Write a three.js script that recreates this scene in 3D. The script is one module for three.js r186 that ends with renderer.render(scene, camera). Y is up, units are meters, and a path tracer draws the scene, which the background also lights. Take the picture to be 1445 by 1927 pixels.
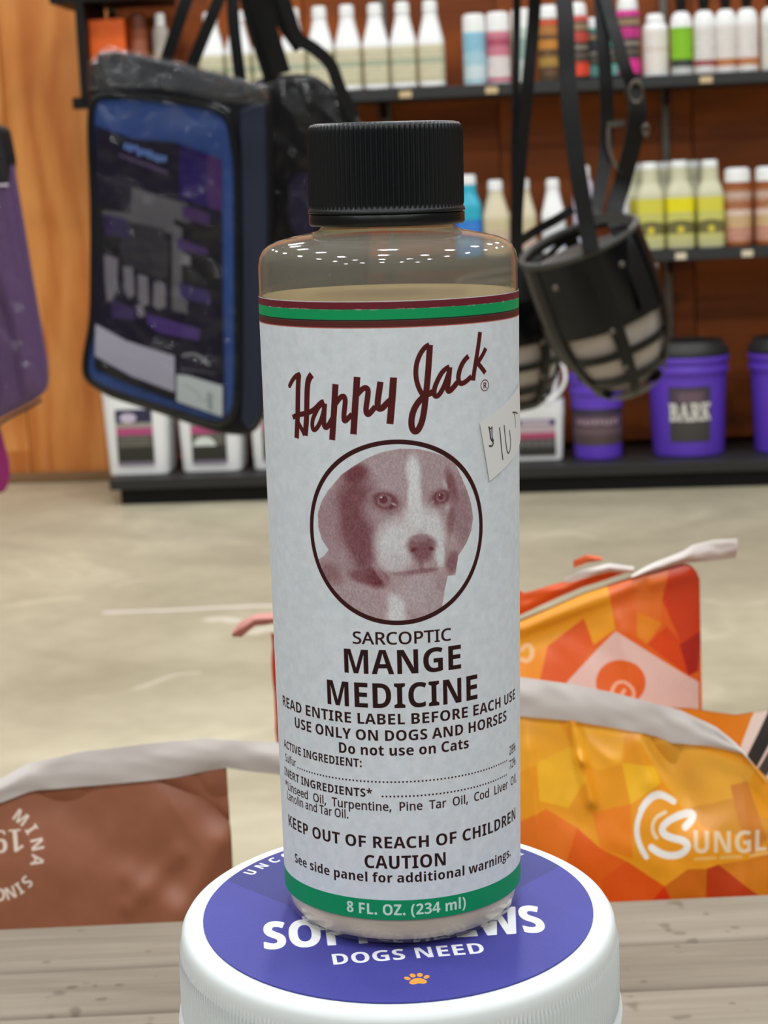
import * as THREE from 'three';
import { RoundedBoxGeometry } from 'three/addons/geometries/RoundedBoxGeometry.js';
import { mergeGeometries } from 'three/addons/utils/BufferGeometryUtils.js';
import { RectAreaLightUniformsLib } from 'three/addons/lights/RectAreaLightUniformsLib.js';

// ---------------------------------------------------------------- camera, light, exposure
const D2R = Math.PI / 180;
const scene = new THREE.Scene();
scene.background = new THREE.Color(0, 0, 0);
const camera = new THREE.PerspectiveCamera(2 * Math.atan(963.5 / 3700) / D2R, 1445 / 1927, 0.05, 60);
camera.position.set(0, 1, 0);
camera.rotation.order = 'YXZ';
camera.rotation.set(-9.73 * D2R, 0, -2.6 * D2R);
camera.focus = 0.362;
camera.userData.fStop = 52;
scene.add(camera);

const renderer = new THREE.WebGLRenderer({ antialias: true });
renderer.toneMapping = THREE.LinearToneMapping;
renderer.toneMappingExposure = 1.62;
renderer.shadowMap.enabled = true;
RectAreaLightUniformsLib.init();

const LAMP_COLOUR = new THREE.Color(0.975, 0.99, 1.0);
const LAMP_RADIANCE = 30, LAMP_GLOW = 9, LAMP_SIDE = 0.26, CEILING = 3.2;
const LAMP_X = [-2.7, -1.35, 0, 1.35, 2.7], LAMP_Z = [-5.2, -3.7, -2.2, -0.7, 0.8, 2.3, 3.8];
const TURN = -5.5 * D2R;                       // the shop is turned a little against the camera's heading

// ---------------------------------------------------------------- helpers
const V2 = (x, y) => new THREE.Vector2(x, y), V3 = (x, y, z) => new THREE.Vector3(x, y, z);
const names = new Map();
function numbered(n) {
  const k = names.get(n) || 0;
  names.set(n, k + 1);
  return k ? n + '_' + String(k).padStart(3, '0') : n;
}
function inShop(o, x, y, z) {                  // shop coordinates to world
  o.position.set(x * Math.cos(TURN) + z * Math.sin(TURN), y, -x * Math.sin(TURN) + z * Math.cos(TURN));
  o.rotation.y = TURN;
  return o;
}
function tag(o, label, category, group) {
  o.userData.label = label; o.userData.category = category;
  if (group) o.userData.group = group;
  return o;
}
function thing(name, label, category, group) {
  const o = new THREE.Group();
  o.name = numbered(name);
  scene.add(o);
  return tag(o, label, category, group);
}
function part(name, geo, mat, parent, x = 0, y = 0, z = 0) {
  const m = new THREE.Mesh(geo || new THREE.BufferGeometry(), mat);
  m.name = numbered(name);
  m.castShadow = m.receiveShadow = true;
  m.position.set(x, y, z);
  parent.add(m);
  return m;
}
function structure(name) {
  const o = new THREE.Group();
  o.name = name; o.userData.kind = 'structure';
  scene.add(o);
  return o;
}
const rgb = (r, g, b) => 'rgb(' + r + ',' + g + ',' + b + ')';
const std = (color, roughness = 0.6, extra = {}) => new THREE.MeshPhysicalMaterial({ color: new THREE.Color(color), roughness, specularIntensity: 0.75, ...extra });
const box = (w, h, d, r = 0.003, s = 2) => new RoundedBoxGeometry(w, h, d, s, Math.min(r, w / 2.01, h / 2.01, d / 2.01));
function random(seed) {
  let s = seed | 0;
  return () => { s = (s + 0x6d2b79f5) | 0; let t = Math.imul(s ^ (s >>> 15), 1 | s); t = (t + Math.imul(t ^ (t >>> 7), 61 | t)) ^ t; return ((t ^ (t >>> 14)) >>> 0) / 4294967296; };
}
function hash(x, y, s) {
  let h = (Math.imul(x, 374761393) + Math.imul(y, 668265263) + Math.imul(s, 974634217)) | 0;
  h = Math.imul(h ^ (h >>> 13), 1274126177);
  return ((h ^ (h >>> 16)) >>> 0) / 4294967296;
}
function noise(x, y, s, wx = 1e6, wy = 1e6) {  // value noise that repeats after wx, wy cells
  const ix = Math.floor(x), iy = Math.floor(y), fx = x - ix, fy = y - iy, u = fx * fx * (3 - 2 * fx), v = fy * fy * (3 - 2 * fy);
  const m = (a, n) => ((a % n) + n) % n, x0 = m(ix, wx), x1 = m(ix + 1, wx), y0 = m(iy, wy), y1 = m(iy + 1, wy);
  const a = hash(x0, y0, s), b = hash(x1, y0, s), c = hash(x0, y1, s), d = hash(x1, y1, s);
  return a + (b - a) * u + (c - a) * v + (a - b - c + d) * u * v;
}
function fbm(x, y, s, n, wx, wy) {
  let sum = 0, a = 0.5, t = 0;
  for (let i = 0; i < n; i++) { sum += a * noise(x, y, s + i, wx, wy); t += a; a *= 0.5; x *= 2; y *= 2; if (wx) { wx *= 2; wy *= 2; } }
  return sum / t;
}
const lerp = (a, b, t) => a + (b - a) * t, clamp = (x, a = 0, b = 1) => Math.min(b, Math.max(a, x)), smooth = (x, a, b) => { const t = clamp((x - a) / (b - a)); return t * t * (3 - 2 * t); };
function canvas(w, h, fill) {
  const c = document.createElement('canvas');
  c.width = w; c.height = h;
  const g = c.getContext('2d');
  if (fill) { g.fillStyle = fill; g.fillRect(0, 0, w, h); }
  return g;
}
function paint(g, f) {                         // f(x, y) -> [r, g, b] over the whole canvas
  const { width: w, height: h } = g.canvas, im = g.createImageData(w, h);
  for (let y = 0, i = 0; y < h; y++) for (let x = 0; x < w; x++, i += 4) { const c = f(x, y); im.data[i] = c[0]; im.data[i + 1] = c[1]; im.data[i + 2] = c[2]; im.data[i + 3] = 255; }
  g.putImageData(im, 0, 0);
}
function grain(g, amount, seed) {              // print and paper grain over what is drawn
  const { width: w, height: h } = g.canvas, im = g.getImageData(0, 0, w, h), r = random(seed);
  for (let i = 0; i < im.data.length; i += 4) { const n = (r() - 0.5) * amount; im.data[i] += n; im.data[i + 1] += n; im.data[i + 2] += n; }
  g.putImageData(im, 0, 0);
}
function texture(g, repeat, colour = true) {
  const t = new THREE.CanvasTexture(g.canvas);
  if (colour) t.colorSpace = THREE.SRGBColorSpace;
  if (repeat) t.wrapS = t.wrapT = THREE.RepeatWrapping;
  t.magFilter = THREE.LinearFilter; t.anisotropy = 8;
  return t;
}
function poly(g, pts, fill, map = (p) => p) {
  g.beginPath();
  pts.forEach((p, i) => { const q = map(p); i ? g.lineTo(q[0], q[1]) : g.moveTo(q[0], q[1]); });
  g.closePath(); g.fillStyle = fill; g.fill();
}
function stroke(g, pts, style, width, map = (p) => p, cap = 'round') {      // smooth line through points
  const q = pts.map(map);
  g.beginPath(); g.moveTo(q[0][0], q[0][1]);
  for (let i = 1; i < q.length - 1; i++) g.quadraticCurveTo(q[i][0], q[i][1], (q[i][0] + q[i + 1][0]) / 2, (q[i][1] + q[i + 1][1]) / 2);
  g.lineTo(q[q.length - 1][0], q[q.length - 1][1]);
  g.strokeStyle = style; g.lineWidth = width; g.lineCap = cap; g.lineJoin = 'round'; g.stroke();
}
function fitText(g, text, x0, x1, y, cap, font, fill, weight = 'bold') {   // text from x0 to x1, cap high, on baseline y
  const size = cap / 0.715;
  g.save();
  g.font = (weight === 'heavy' ? 'bold' : weight) + ' ' + size + 'px ' + font;
  g.textBaseline = 'alphabetic'; g.textAlign = 'left'; g.fillStyle = fill;
  const w = g.measureText(text).width;
  g.translate(x0, y); g.scale((x1 - x0) / w, 1);
  g.fillText(text, 0, 0);
  if (!weight || weight === 'heavy') { g.strokeStyle = fill; g.lineWidth = size * (weight ? 0.035 : 0.03); g.lineJoin = 'round'; g.strokeText(text, 0, 0); }
  g.restore();
}
// a lathe whose rings may be squared (power 2 is round); profile rows are [radius, height, power]
function lathe(profile, seg = 48, from = 0, sweep = Math.PI * 2) {
  const pos = [], uv = [], idx = [], n = profile.length;
  let run = 0; const len = [0];
  for (let j = 1; j < n; j++) len.push(run += Math.hypot(profile[j][0] - profile[j - 1][0], profile[j][1] - profile[j - 1][1]));
  for (let i = 0; i <= seg; i++) {
    const a = from + (sweep * i) / seg, s = Math.sin(a), c = Math.cos(a);
    for (let j = 0; j < n; j++) {
      const [r, h, p = 2] = profile[j], k = p === 2 ? r : r / Math.pow(Math.pow(Math.abs(s), p) + Math.pow(Math.abs(c), p), 1 / p);
      pos.push(k * s, h, k * c); uv.push(i / seg, len[j] / (run || 1));
    }
  }
  for (let i = 0; i < seg; i++) for (let j = 0; j < n - 1; j++) {
    const a = i * n + j, b = a + n;
    idx.push(a, b, a + 1, b, b + 1, a + 1);
  }
  const g = new THREE.BufferGeometry();
  g.setAttribute('position', new THREE.Float32BufferAttribute(pos, 3));
  g.setAttribute('uv', new THREE.Float32BufferAttribute(uv, 2));
  g.setIndex(idx); g.computeVertexNormals();
  if (sweep > 6.28) {                          // no seam in the shading
    const nm = g.attributes.normal;
    for (let j = 0; j < n; j++) {
      const v = V3(nm.getX(j), nm.getY(j), nm.getZ(j)).add(V3(nm.getX(seg * n + j), nm.getY(seg * n + j), nm.getZ(seg * n + j))).normalize();
      nm.setXYZ(j, v.x, v.y, v.z); nm.setXYZ(seg * n + j, v.x, v.y, v.z);
    }
  }
  return g;
}
function grid(nu, nv, f, flip) {               // surface f(u, v) -> [x, y, z, u, v]
  const pos = [], uv = [], idx = [];
  for (let j = 0; j <= nv; j++) for (let i = 0; i <= nu; i++) { const p = f(i / nu, j / nv); pos.push(p[0], p[1], p[2]); uv.push(p[3] ?? i / nu, p[4] ?? j / nv); }
  for (let j = 0; j < nv; j++) for (let i = 0; i < nu; i++) {
    const a = j * (nu + 1) + i, b = a + 1, c = a + nu + 1, d = c + 1;
    flip ? idx.push(a, c, b, b, c, d) : idx.push(a, b, c, b, d, c);
  }
  const g = new THREE.BufferGeometry();
  g.setAttribute('position', new THREE.Float32BufferAttribute(pos, 3));
  g.setAttribute('uv', new THREE.Float32BufferAttribute(uv, 2));
  g.setIndex(idx); g.computeVertexNormals();
  return g;
}
function along(pts, x) {                       // height of a polyline at x
  if (x <= pts[0][0]) return pts[0][1];
  for (let i = 1; i < pts.length; i++) if (x <= pts[i][0]) return lerp(pts[i - 1][1], pts[i][1], (x - pts[i - 1][0]) / (pts[i][0] - pts[i - 1][0]));
  return pts[pts.length - 1][1];
}
function ribbon(pts, width, thick, steps = 40, twist = 0) {   // a flat strap along a curve, its face towards +z; twist in turns
  const c = new THREE.CatmullRomCurve3(pts.map((p) => V3(...p)));
  const sides = [[-1, -1], [1, -1], [1, 1], [-1, 1], [-1, -1]];
  return grid(steps, 4, (u, v) => {
    const p = c.getPointAt(u), t = c.getTangentAt(u), side = V3(0, 0, 1).cross(t).normalize(), out = t.clone().cross(side).normalize();
    const a = twist * u * Math.PI * 2, [sx, sy] = sides[Math.round(v * 4)];
    const e = side.clone().multiplyScalar(Math.cos(a)).addScaledVector(out, Math.sin(a)), f = out.clone().multiplyScalar(Math.cos(a)).addScaledVector(side, -Math.sin(a));
    p.addScaledVector(e, (sx * width) / 2).addScaledVector(f, (sy * thick) / 2);
    return [p.x, p.y, p.z];
  }).toNonIndexed();
}
const flat = (g) => { const n = g.index ? g.toNonIndexed() : g; n.computeVertexNormals(); return n; };
function tube(pts, r, seg = 40, closed = false, sides = 8) {
  return new THREE.TubeGeometry(new THREE.CatmullRomCurve3(pts.map((p) => V3(...p)), closed), seg, r, sides, closed);
}
function slab(pts, depth, bevel = 0.002, segs = 2) {          // a closed outline in x, y with thickness, its front at z = 0
  const s = new THREE.Shape(pts.map((p) => V2(p[0], p[1])));
  const g = new THREE.ExtrudeGeometry(s, { depth: depth - 2 * bevel, bevelEnabled: bevel > 0, bevelThickness: bevel, bevelSize: bevel, bevelOffset: -bevel, bevelSegments: segs, curveSegments: 6 });
  g.translate(0, 0, -depth + bevel);
  return g;
}
function rounded(pts, r, n = 5) {              // round the corners of an outline
  const out = [];
  pts.forEach((p, i) => {
    const a = pts[(i + pts.length - 1) % pts.length], b = pts[(i + 1) % pts.length];
    const da = Math.hypot(a[0] - p[0], a[1] - p[1]), db = Math.hypot(b[0] - p[0], b[1] - p[1]), k = Math.min(r, da / 2.05, db / 2.05);
    const p0 = [lerp(p[0], a[0], k / da), lerp(p[1], a[1], k / da)], p1 = [lerp(p[0], b[0], k / db), lerp(p[1], b[1], k / db)];
    for (let j = 0; j <= n; j++) { const t = j / n, s = 1 - t; out.push([s * s * p0[0] + 2 * s * t * p[0] + t * t * p1[0], s * s * p0[1] + 2 * s * t * p[1] + t * t * p1[1]]); }
  });
  return out;
}
function planarUV(g, x0, x1, y0, y1) {
  const p = g.attributes.position, uv = new Float32Array(p.count * 2);
  for (let i = 0; i < p.count; i++) { uv[2 * i] = (p.getX(i) - x0) / (x1 - x0); uv[2 * i + 1] = (p.getY(i) - y0) / (y1 - y0); }
  g.setAttribute('uv', new THREE.BufferAttribute(uv, 2));
  return g;
}

// ---------------------------------------------------------------- materials of the place
const floorG = canvas(2048, 2048);             // 6 m by 6 m of worn concrete
paint(floorG, (x, y) => {
  const u = x / 2048, v = y / 2048, w = fbm(u * 6, v * 6, 11, 3, 6, 6) - 0.5;
  const big = fbm(u * 5 + w * 1.5, v * 5 + w, 1, 4, 5, 5), mid = fbm(u * 16 + w * 5, v * 16 - w * 4, 21, 4, 16, 16), fine = fbm(u * 160, v * 160, 41, 2, 160, 160);
  const swirl = smooth(Math.abs(fbm(u * 12 + w * 6, v * 12 + w * 5, 61, 3, 12, 12) - 0.5), 0.06, 0) * smooth(mid, 0.42, 0.62);
  const t = (big - 0.5) * 46 + (mid - 0.5) * 44 + (fine - 0.5) * 14 + swirl * 9;
  return [189 + t, 180 + t, 154 + t * 0.95];
});
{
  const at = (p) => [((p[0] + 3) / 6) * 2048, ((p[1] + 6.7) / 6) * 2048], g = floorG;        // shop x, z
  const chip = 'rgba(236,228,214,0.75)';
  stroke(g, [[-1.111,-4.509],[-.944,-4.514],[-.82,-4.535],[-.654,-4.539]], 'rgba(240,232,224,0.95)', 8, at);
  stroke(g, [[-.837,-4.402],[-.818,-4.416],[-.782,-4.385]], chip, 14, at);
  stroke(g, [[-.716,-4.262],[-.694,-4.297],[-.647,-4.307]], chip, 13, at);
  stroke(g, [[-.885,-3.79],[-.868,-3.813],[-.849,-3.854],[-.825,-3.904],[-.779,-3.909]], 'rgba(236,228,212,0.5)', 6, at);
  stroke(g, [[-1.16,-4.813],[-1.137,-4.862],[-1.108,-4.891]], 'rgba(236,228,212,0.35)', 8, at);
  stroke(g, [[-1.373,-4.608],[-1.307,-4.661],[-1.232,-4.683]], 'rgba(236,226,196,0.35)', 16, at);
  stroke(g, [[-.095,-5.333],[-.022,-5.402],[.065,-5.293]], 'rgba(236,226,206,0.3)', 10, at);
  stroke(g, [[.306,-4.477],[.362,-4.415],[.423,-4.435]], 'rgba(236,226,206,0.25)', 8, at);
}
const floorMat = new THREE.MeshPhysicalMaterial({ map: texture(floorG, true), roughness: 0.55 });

function woodTexture(seed, light, dark, knots) {   // upright grain, 0.6 m wide and 2.4 m high
  const g = canvas(512, 2048), r = random(seed), ks = [];
  for (let i = 0; i < knots; i++) ks.push([r() * 512, r() * 2048, 10 + r() * 16]);
  paint(g, (x, y) => {
    let bend = (fbm(x / 90, y / 420, seed, 3, 8, 8) - 0.5) * 120, k = 0;
    for (const [kx, ky, kr] of ks) { const dx = x - kx, dy = (y - ky) / 3.2, d = Math.hypot(dx, dy); bend += Math.sign(dx || 1) * kr * 1.6 * Math.exp(-d / (kr * 1.7)); k = Math.max(k, smooth(d, kr, kr * 0.35)); }
    const q = x + bend, ring = 0.5 + 0.5 * Math.sin(q / 15 + 3 * fbm(q / 60, y / 900, seed + 5, 2)), fine = fbm(x / 2.2, y / 60, seed + 9, 2), blotch = fbm(x / 160, y / 300, seed + 20, 3);
    const t = clamp(ring * 0.42 + fine * 0.28 + (blotch - 0.5) * 0.75 + 0.22 + k * 0.5);
    return [lerp(light[0], dark[0], t), lerp(light[1], dark[1], t), lerp(light[2], dark[2], t)];
  });
  return texture(g, true);
}
const wallWood = [1, 2].map((s) => new THREE.MeshPhysicalMaterial({ map: woodTexture(100 + s, [240, 168, 92], [192, 108, 42], 3), roughness: 0.42 }));
const shadedWood = new THREE.MeshPhysicalMaterial({ map: woodTexture(140, [170, 88, 26], [108, 50, 10], 4), roughness: 0.6, specularIntensity: 0.6 });  // wall wood in a darker tone, shade between the shelves put into its colour
const plaster = std('#51483e', 0.9), ceilingMat = std('#6e6a64', 0.95);
const black = std('#0b0c0d', 0.5, { specularIntensity: 0.5 }), steel = std('#8f8f8c', 0.4, { metalness: 0.8 });
const whitePlastic = std('#f4f6f7', 0.35), hazyPlastic = std('#d8d8c0', 0.35);
// ---------------------------------------------------------------- the shop: floor, walls, ceiling, lamps
{
  const X0 = -4, X1 = 4.5, Z0 = -6.62, Z1 = 4.8, cx = (X0 + X1) / 2, cz = (Z0 + Z1) / 2, w = X1 - X0, d = Z1 - Z0;
  const floor = structure('floor');
  inShop(floor, 0, 0, 0);
  const fg = new THREE.BoxGeometry(w + 0.4, 0.1, d + 0.4), uv = fg.attributes.uv, p = fg.attributes.position;
  fg.translate(cx, -0.05, cz);
  for (let i = 0; i < p.count; i++) uv.setXY(i, (p.getX(i) + 3) / 6, 1 - (p.getZ(i) + 6.7) / 6);
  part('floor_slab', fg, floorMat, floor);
  const ceil = structure('ceiling');
  inShop(ceil, 0, 0, 0);
  part('ceiling_board', new THREE.BoxGeometry(w + 0.4, 0.1, d + 0.4), ceilingMat, ceil, cx, CEILING + 0.05, cz);
  for (const [n, sx, sz, x, z] of [['wall_left', 0.1, d, X0 - 0.05, cz], ['wall_right', 0.1, d, X1 + 0.05, cz], ['wall_front', w, 0.1, cx, Z1 + 0.05]]) {
    const wl = structure(n);
    inShop(wl, 0, 0, 0);
    part('wall_board', new THREE.BoxGeometry(sx, CEILING, sz), plaster, wl, x, CEILING / 2, z);
  }
  const back = structure('wall_back');
  inShop(back, 0, 0, 0);
  part('wall_board', new THREE.BoxGeometry(w, CEILING, 0.08), shadedWood, back, cx, CEILING / 2, Z0 - 0.062);
  const planks = [];
  for (let k = 0; k < 4; k++) {
    const g = box(0.297, CEILING - 0.004, 0.02, 0.004), q = g.attributes.position, t = g.attributes.uv;
    for (let i = 0; i < q.count; i++) t.setXY(i, q.getX(i) / 0.6 + k * 0.27, q.getY(i) / 2.4 + k * 0.31);
    planks.push(g);
  }
  let k = 0;
  for (let x = -1.862 - 0.3 * 7; x < X1 - 0.15; x += 0.3, k++) part('plank', planks[k % 4], wallWood[k % 2], back, x + 0.15, CEILING / 2, Z0 - 0.012);
  const base = structure('baseboard_back');
  inShop(base, 0, 0, 0);
  part('baseboard', box(2.4, 0.035, 0.02, 0.006), std('#8a6a48', 0.7), base, -2.65, 0.0175, Z0 + 0.01);
  // round ceiling lamps, each with its own area light
  const rim = lathe([[0, 0.05], [0.17, 0.05], [0.185, 0.035], [0.185, 0], [0.16, 0], [0.16, 0.012]], 32), disc = new THREE.CircleGeometry(0.16, 32).rotateX(Math.PI / 2).translate(0, 0.008, 0);
  const glow = new THREE.MeshStandardMaterial({ color: 0xffffff, emissive: LAMP_COLOUR, emissiveIntensity: LAMP_GLOW });
  LAMP_Z.forEach((z, i) => LAMP_X.forEach((x, j) => {
    const l = thing('ceiling_lamp', 'round white ceiling lamp in row ' + ['nearest the shelving', 'two from the shelving', 'three from the shelving', 'above the table edge', 'just behind the table', 'two behind the table', 'at the entrance wall'][i] + ', ' + ['next the panelled corner', 'second from the panelled corner', 'in the middle', 'fourth from the panelled corner', 'by the far side wall'][j], 'lamp', 'ceiling lamps');
    inShop(l, x, CEILING - 0.05, z);
    part('lamp_housing', rim, whitePlastic, l); part('lamp_diffuser', disc, glow, l);
    const a = new THREE.RectAreaLight(LAMP_COLOUR, LAMP_RADIANCE, LAMP_SIDE, LAMP_SIDE);
    a.rotation.x = -Math.PI / 2; a.position.y = -0.006; a.castShadow = true;
    l.add(a);
  }));
}

// ---------------------------------------------------------------- display table and the lower bench behind it
const woodGreyG = canvas(2048, 1024);          // 1.4 m by 0.7 m, grain along x
paint(woodGreyG, (x, y) => {
  const w = (fbm(x / 500, y / 90, 5, 3) - 0.5) * 60, streak = fbm(x / 420, (y + w) / 7, 7, 4), fine = fbm(x / 40, y / 2, 9, 2), big = fbm(x / 260, y / 120, 13, 3), spot = smooth(fbm(x / 11, y / 8, 17, 2), 0.8, 0.88);
  const t = (streak - 0.5) * 22 + (fine - 0.5) * 16 + (big - 0.5) * 36 - spot * 26;
  return [124 + t, 113 + t, 98 + t];
});
const greyWood = new THREE.MeshPhysicalMaterial({ map: texture(woodGreyG, true), roughness: 0.75 });
{
  const TOP = 0.7434, t = thing('display_table', 'weathered grey wooden display table under the white tub', 'table');
  t.position.set(0, 0, -0.33);
  const rows = [[-0.6625, -0.6232], [-0.6222, -0.5862], [-0.5852, -0.48], [-0.479, -0.37], [-0.369, -0.26], [-0.259, -0.15], [-0.149, -0.04], [-0.039, 0.06]];
  rows.forEach(([a, b], i) => {
    const g = box(1.4, 0.024, b - a, 0.0025), p = g.attributes.position, uv = g.attributes.uv;
    for (let j = 0; j < p.count; j++) uv.setXY(j, p.getX(j) / 1.4 + 0.5 + i * 0.37, (p.getZ(j) + (a + b) / 2) / 0.7);
    part('plank', g, greyWood, t, 0, TOP - 0.012, (a + b) / 2 + 0.33);
  });
  part('apron', box(1.3, 0.08, 0.022), greyWood, t, 0, TOP - 0.064, -0.3);
  part('apron', box(1.3, 0.08, 0.022), greyWood, t, 0, TOP - 0.064, 0.36);
  for (const sx of [-1, 1]) for (const z of [-0.29, 0.35]) part('leg', box(0.05, TOP - 0.024, 0.05), greyWood, t, sx * 0.64, (TOP - 0.024) / 2, z);
  const b = thing('display_bench', 'low wooden bench holding the treat bags behind the table', 'bench');
  b.position.set(0, 0, -0.8);
  part('bench_top', box(1.4, 0.02, 0.245), greyWood, b, 0, 0.633, 0.002);
  for (const sx of [-1, 1]) for (const z of [-0.1, 0.1]) part('leg', box(0.04, 0.623, 0.04), greyWood, b, sx * 0.64, 0.3115, z);
}

// ---------------------------------------------------------------- the white tub with its purple lid label
const TUB = new THREE.Vector3(-0.0005, 0.7434, -0.365), LID_TILT = new THREE.Euler(4 * D2R, 0, -1 * D2R, 'XYZ');
{
  const t = thing('treat_tub', 'round white plastic tub with purple lid label under the medicine bottle', 'tub');
  t.position.copy(TUB);
  const tubPlastic = std('#dde4e4', 0.4), N = 1024, S = 76;
  part('tub_body', lathe([[0, 0.002], [0.034, 0], [0.0385, 0.001], [0.04, 0.004], [0.04, 0.088], [0.036, 0.093], [0.036, 0.1]], 96), tubPlastic, t);
  part('body_label', lathe([[0.0402, 0.01], [0.0402, 0.082]], 96), std('#4c4a9c', 0.5), t);
  const lid = part('lid', null, tubPlastic, t);
  lid.position.set(-0.0003, 0.8584 - TUB.y, 0); lid.rotation.copy(LID_TILT);
  const ribs = 280, seg = ribs * 4, rows = [[0.0377, 0, 0], [0.0384, 0.00012, 0], [0.0405, 0, 0], [0.0415, -0.0006, 0], [0.0421, -0.0016, 0], [0.0423, -0.0032, 0], [0.0423, -0.0042, 0], [0.04245, -0.0052, 1], [0.0426, -0.017, 1], [0.0427, -0.0182, 0], [0.0434, -0.0187, 0], [0.0436, -0.0202, 0], [0.0434, -0.0218, 0], [0.0425, -0.0221, 0], [0.0402, -0.0218, 0]];
  lid.geometry = grid(seg, rows.length - 1, (u, v) => {
    const [r, h, k] = rows[Math.round(v * (rows.length - 1))], a = u * Math.PI * 2, q = r + (k ? 0.0004 * Math.sin(u * ribs * Math.PI * 2) : 0);
    return [q * Math.sin(a), h, q * Math.cos(a)];
  }, true);
  const g = canvas(N, N, rgb(68, 68, 150)), at = ([x, z]) => [(x / S + 0.5) * N, (z / S + 0.5) * N], K = N / S;
  poly(g, [[-40, -40], [-40, -21], [0, 18], [40, -25], [40, -40]], rgb(58, 60, 128), at);
  g.save(); g.translate(...at([-25.6, 15.6])); g.rotate(-4.3 * D2R);
  fitText(g, 'SOFT CHEWS', 0, 54 * K, 0, 11.2 * K, 'sans-serif', rgb(240, 243, 248), 'heavy');
  g.restore();
  g.save(); g.translate(...at([-12.7, 22.9])); g.rotate(-6 * D2R);
  fitText(g, 'DOGS NEED', 0, 29 * K, 0, 4.3 * K, 'sans-serif', rgb(236, 238, 246));
  g.restore();
  g.save(); g.translate(...at([3, 29.6])); g.rotate(-6 * D2R); g.fillStyle = rgb(240, 160, 70);
  for (const [x, y, rx, ry, a] of [[-1.75, -0.75, 0.52, 0.75, -0.5], [-0.65, -1.7, 0.55, 0.8, -0.15], [0.65, -1.7, 0.55, 0.8, 0.15], [1.75, -0.75, 0.52, 0.75, 0.5]]) { g.beginPath(); g.ellipse(x * K, y * K, rx * K, ry * K, a, 0, 7); g.fill(); }
  g.beginPath(); g.moveTo(0, -0.6 * K); g.bezierCurveTo(1.2 * K, -0.5 * K, 2.2 * K, 1.2 * K, 1.2 * K, 1.7 * K); g.bezierCurveTo(0.6 * K, 1.9 * K, 0.4 * K, 1.5 * K, 0, 1.5 * K); g.bezierCurveTo(-0.4 * K, 1.5 * K, -0.6 * K, 1.9 * K, -1.2 * K, 1.7 * K); g.bezierCurveTo(-2.2 * K, 1.2 * K, -1.2 * K, -0.5 * K, 0, -0.6 * K); g.fill();
  g.restore();
  g.fillStyle = rgb(226, 228, 240); g.textAlign = 'center';
  const arc = (text, a0, da, rad, size) => [...text].forEach((ch, i) => { const a = a0 + da * i; g.save(); g.translate(...at([Math.sin(a) * rad, -Math.cos(a) * rad])); g.rotate(a); g.font = 'bold ' + size * K + 'px sans-serif'; g.fillText(ch, 0, 0); g.restore(); });
  arc('UNCOM', -57 * D2R, 5.8 * D2R, 34.4, 3.4); arc('T', 41.5 * D2R, 0, 34.4, 3.4); arc('TM', 44.6 * D2R, 2 * D2R, 35.2, 1.3);
  grain(g, 14, 3);
  const disc = new THREE.CylinderGeometry(0.0379, 0.0379, 0.0003, 96).translate(0, 0.00025, 0), p = disc.attributes.position, uv = disc.attributes.uv;
  for (let i = 0; i < p.count; i++) uv.setXY(i, p.getX(i) * 1000 / S + 0.5, 0.5 - p.getZ(i) * 1000 / S);
  part('lid_label', disc, new THREE.MeshPhysicalMaterial({ map: texture(g), roughness: 0.55, specularIntensity: 0.45 }), lid).userData.label = 'purple printed lid label';
}

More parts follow.
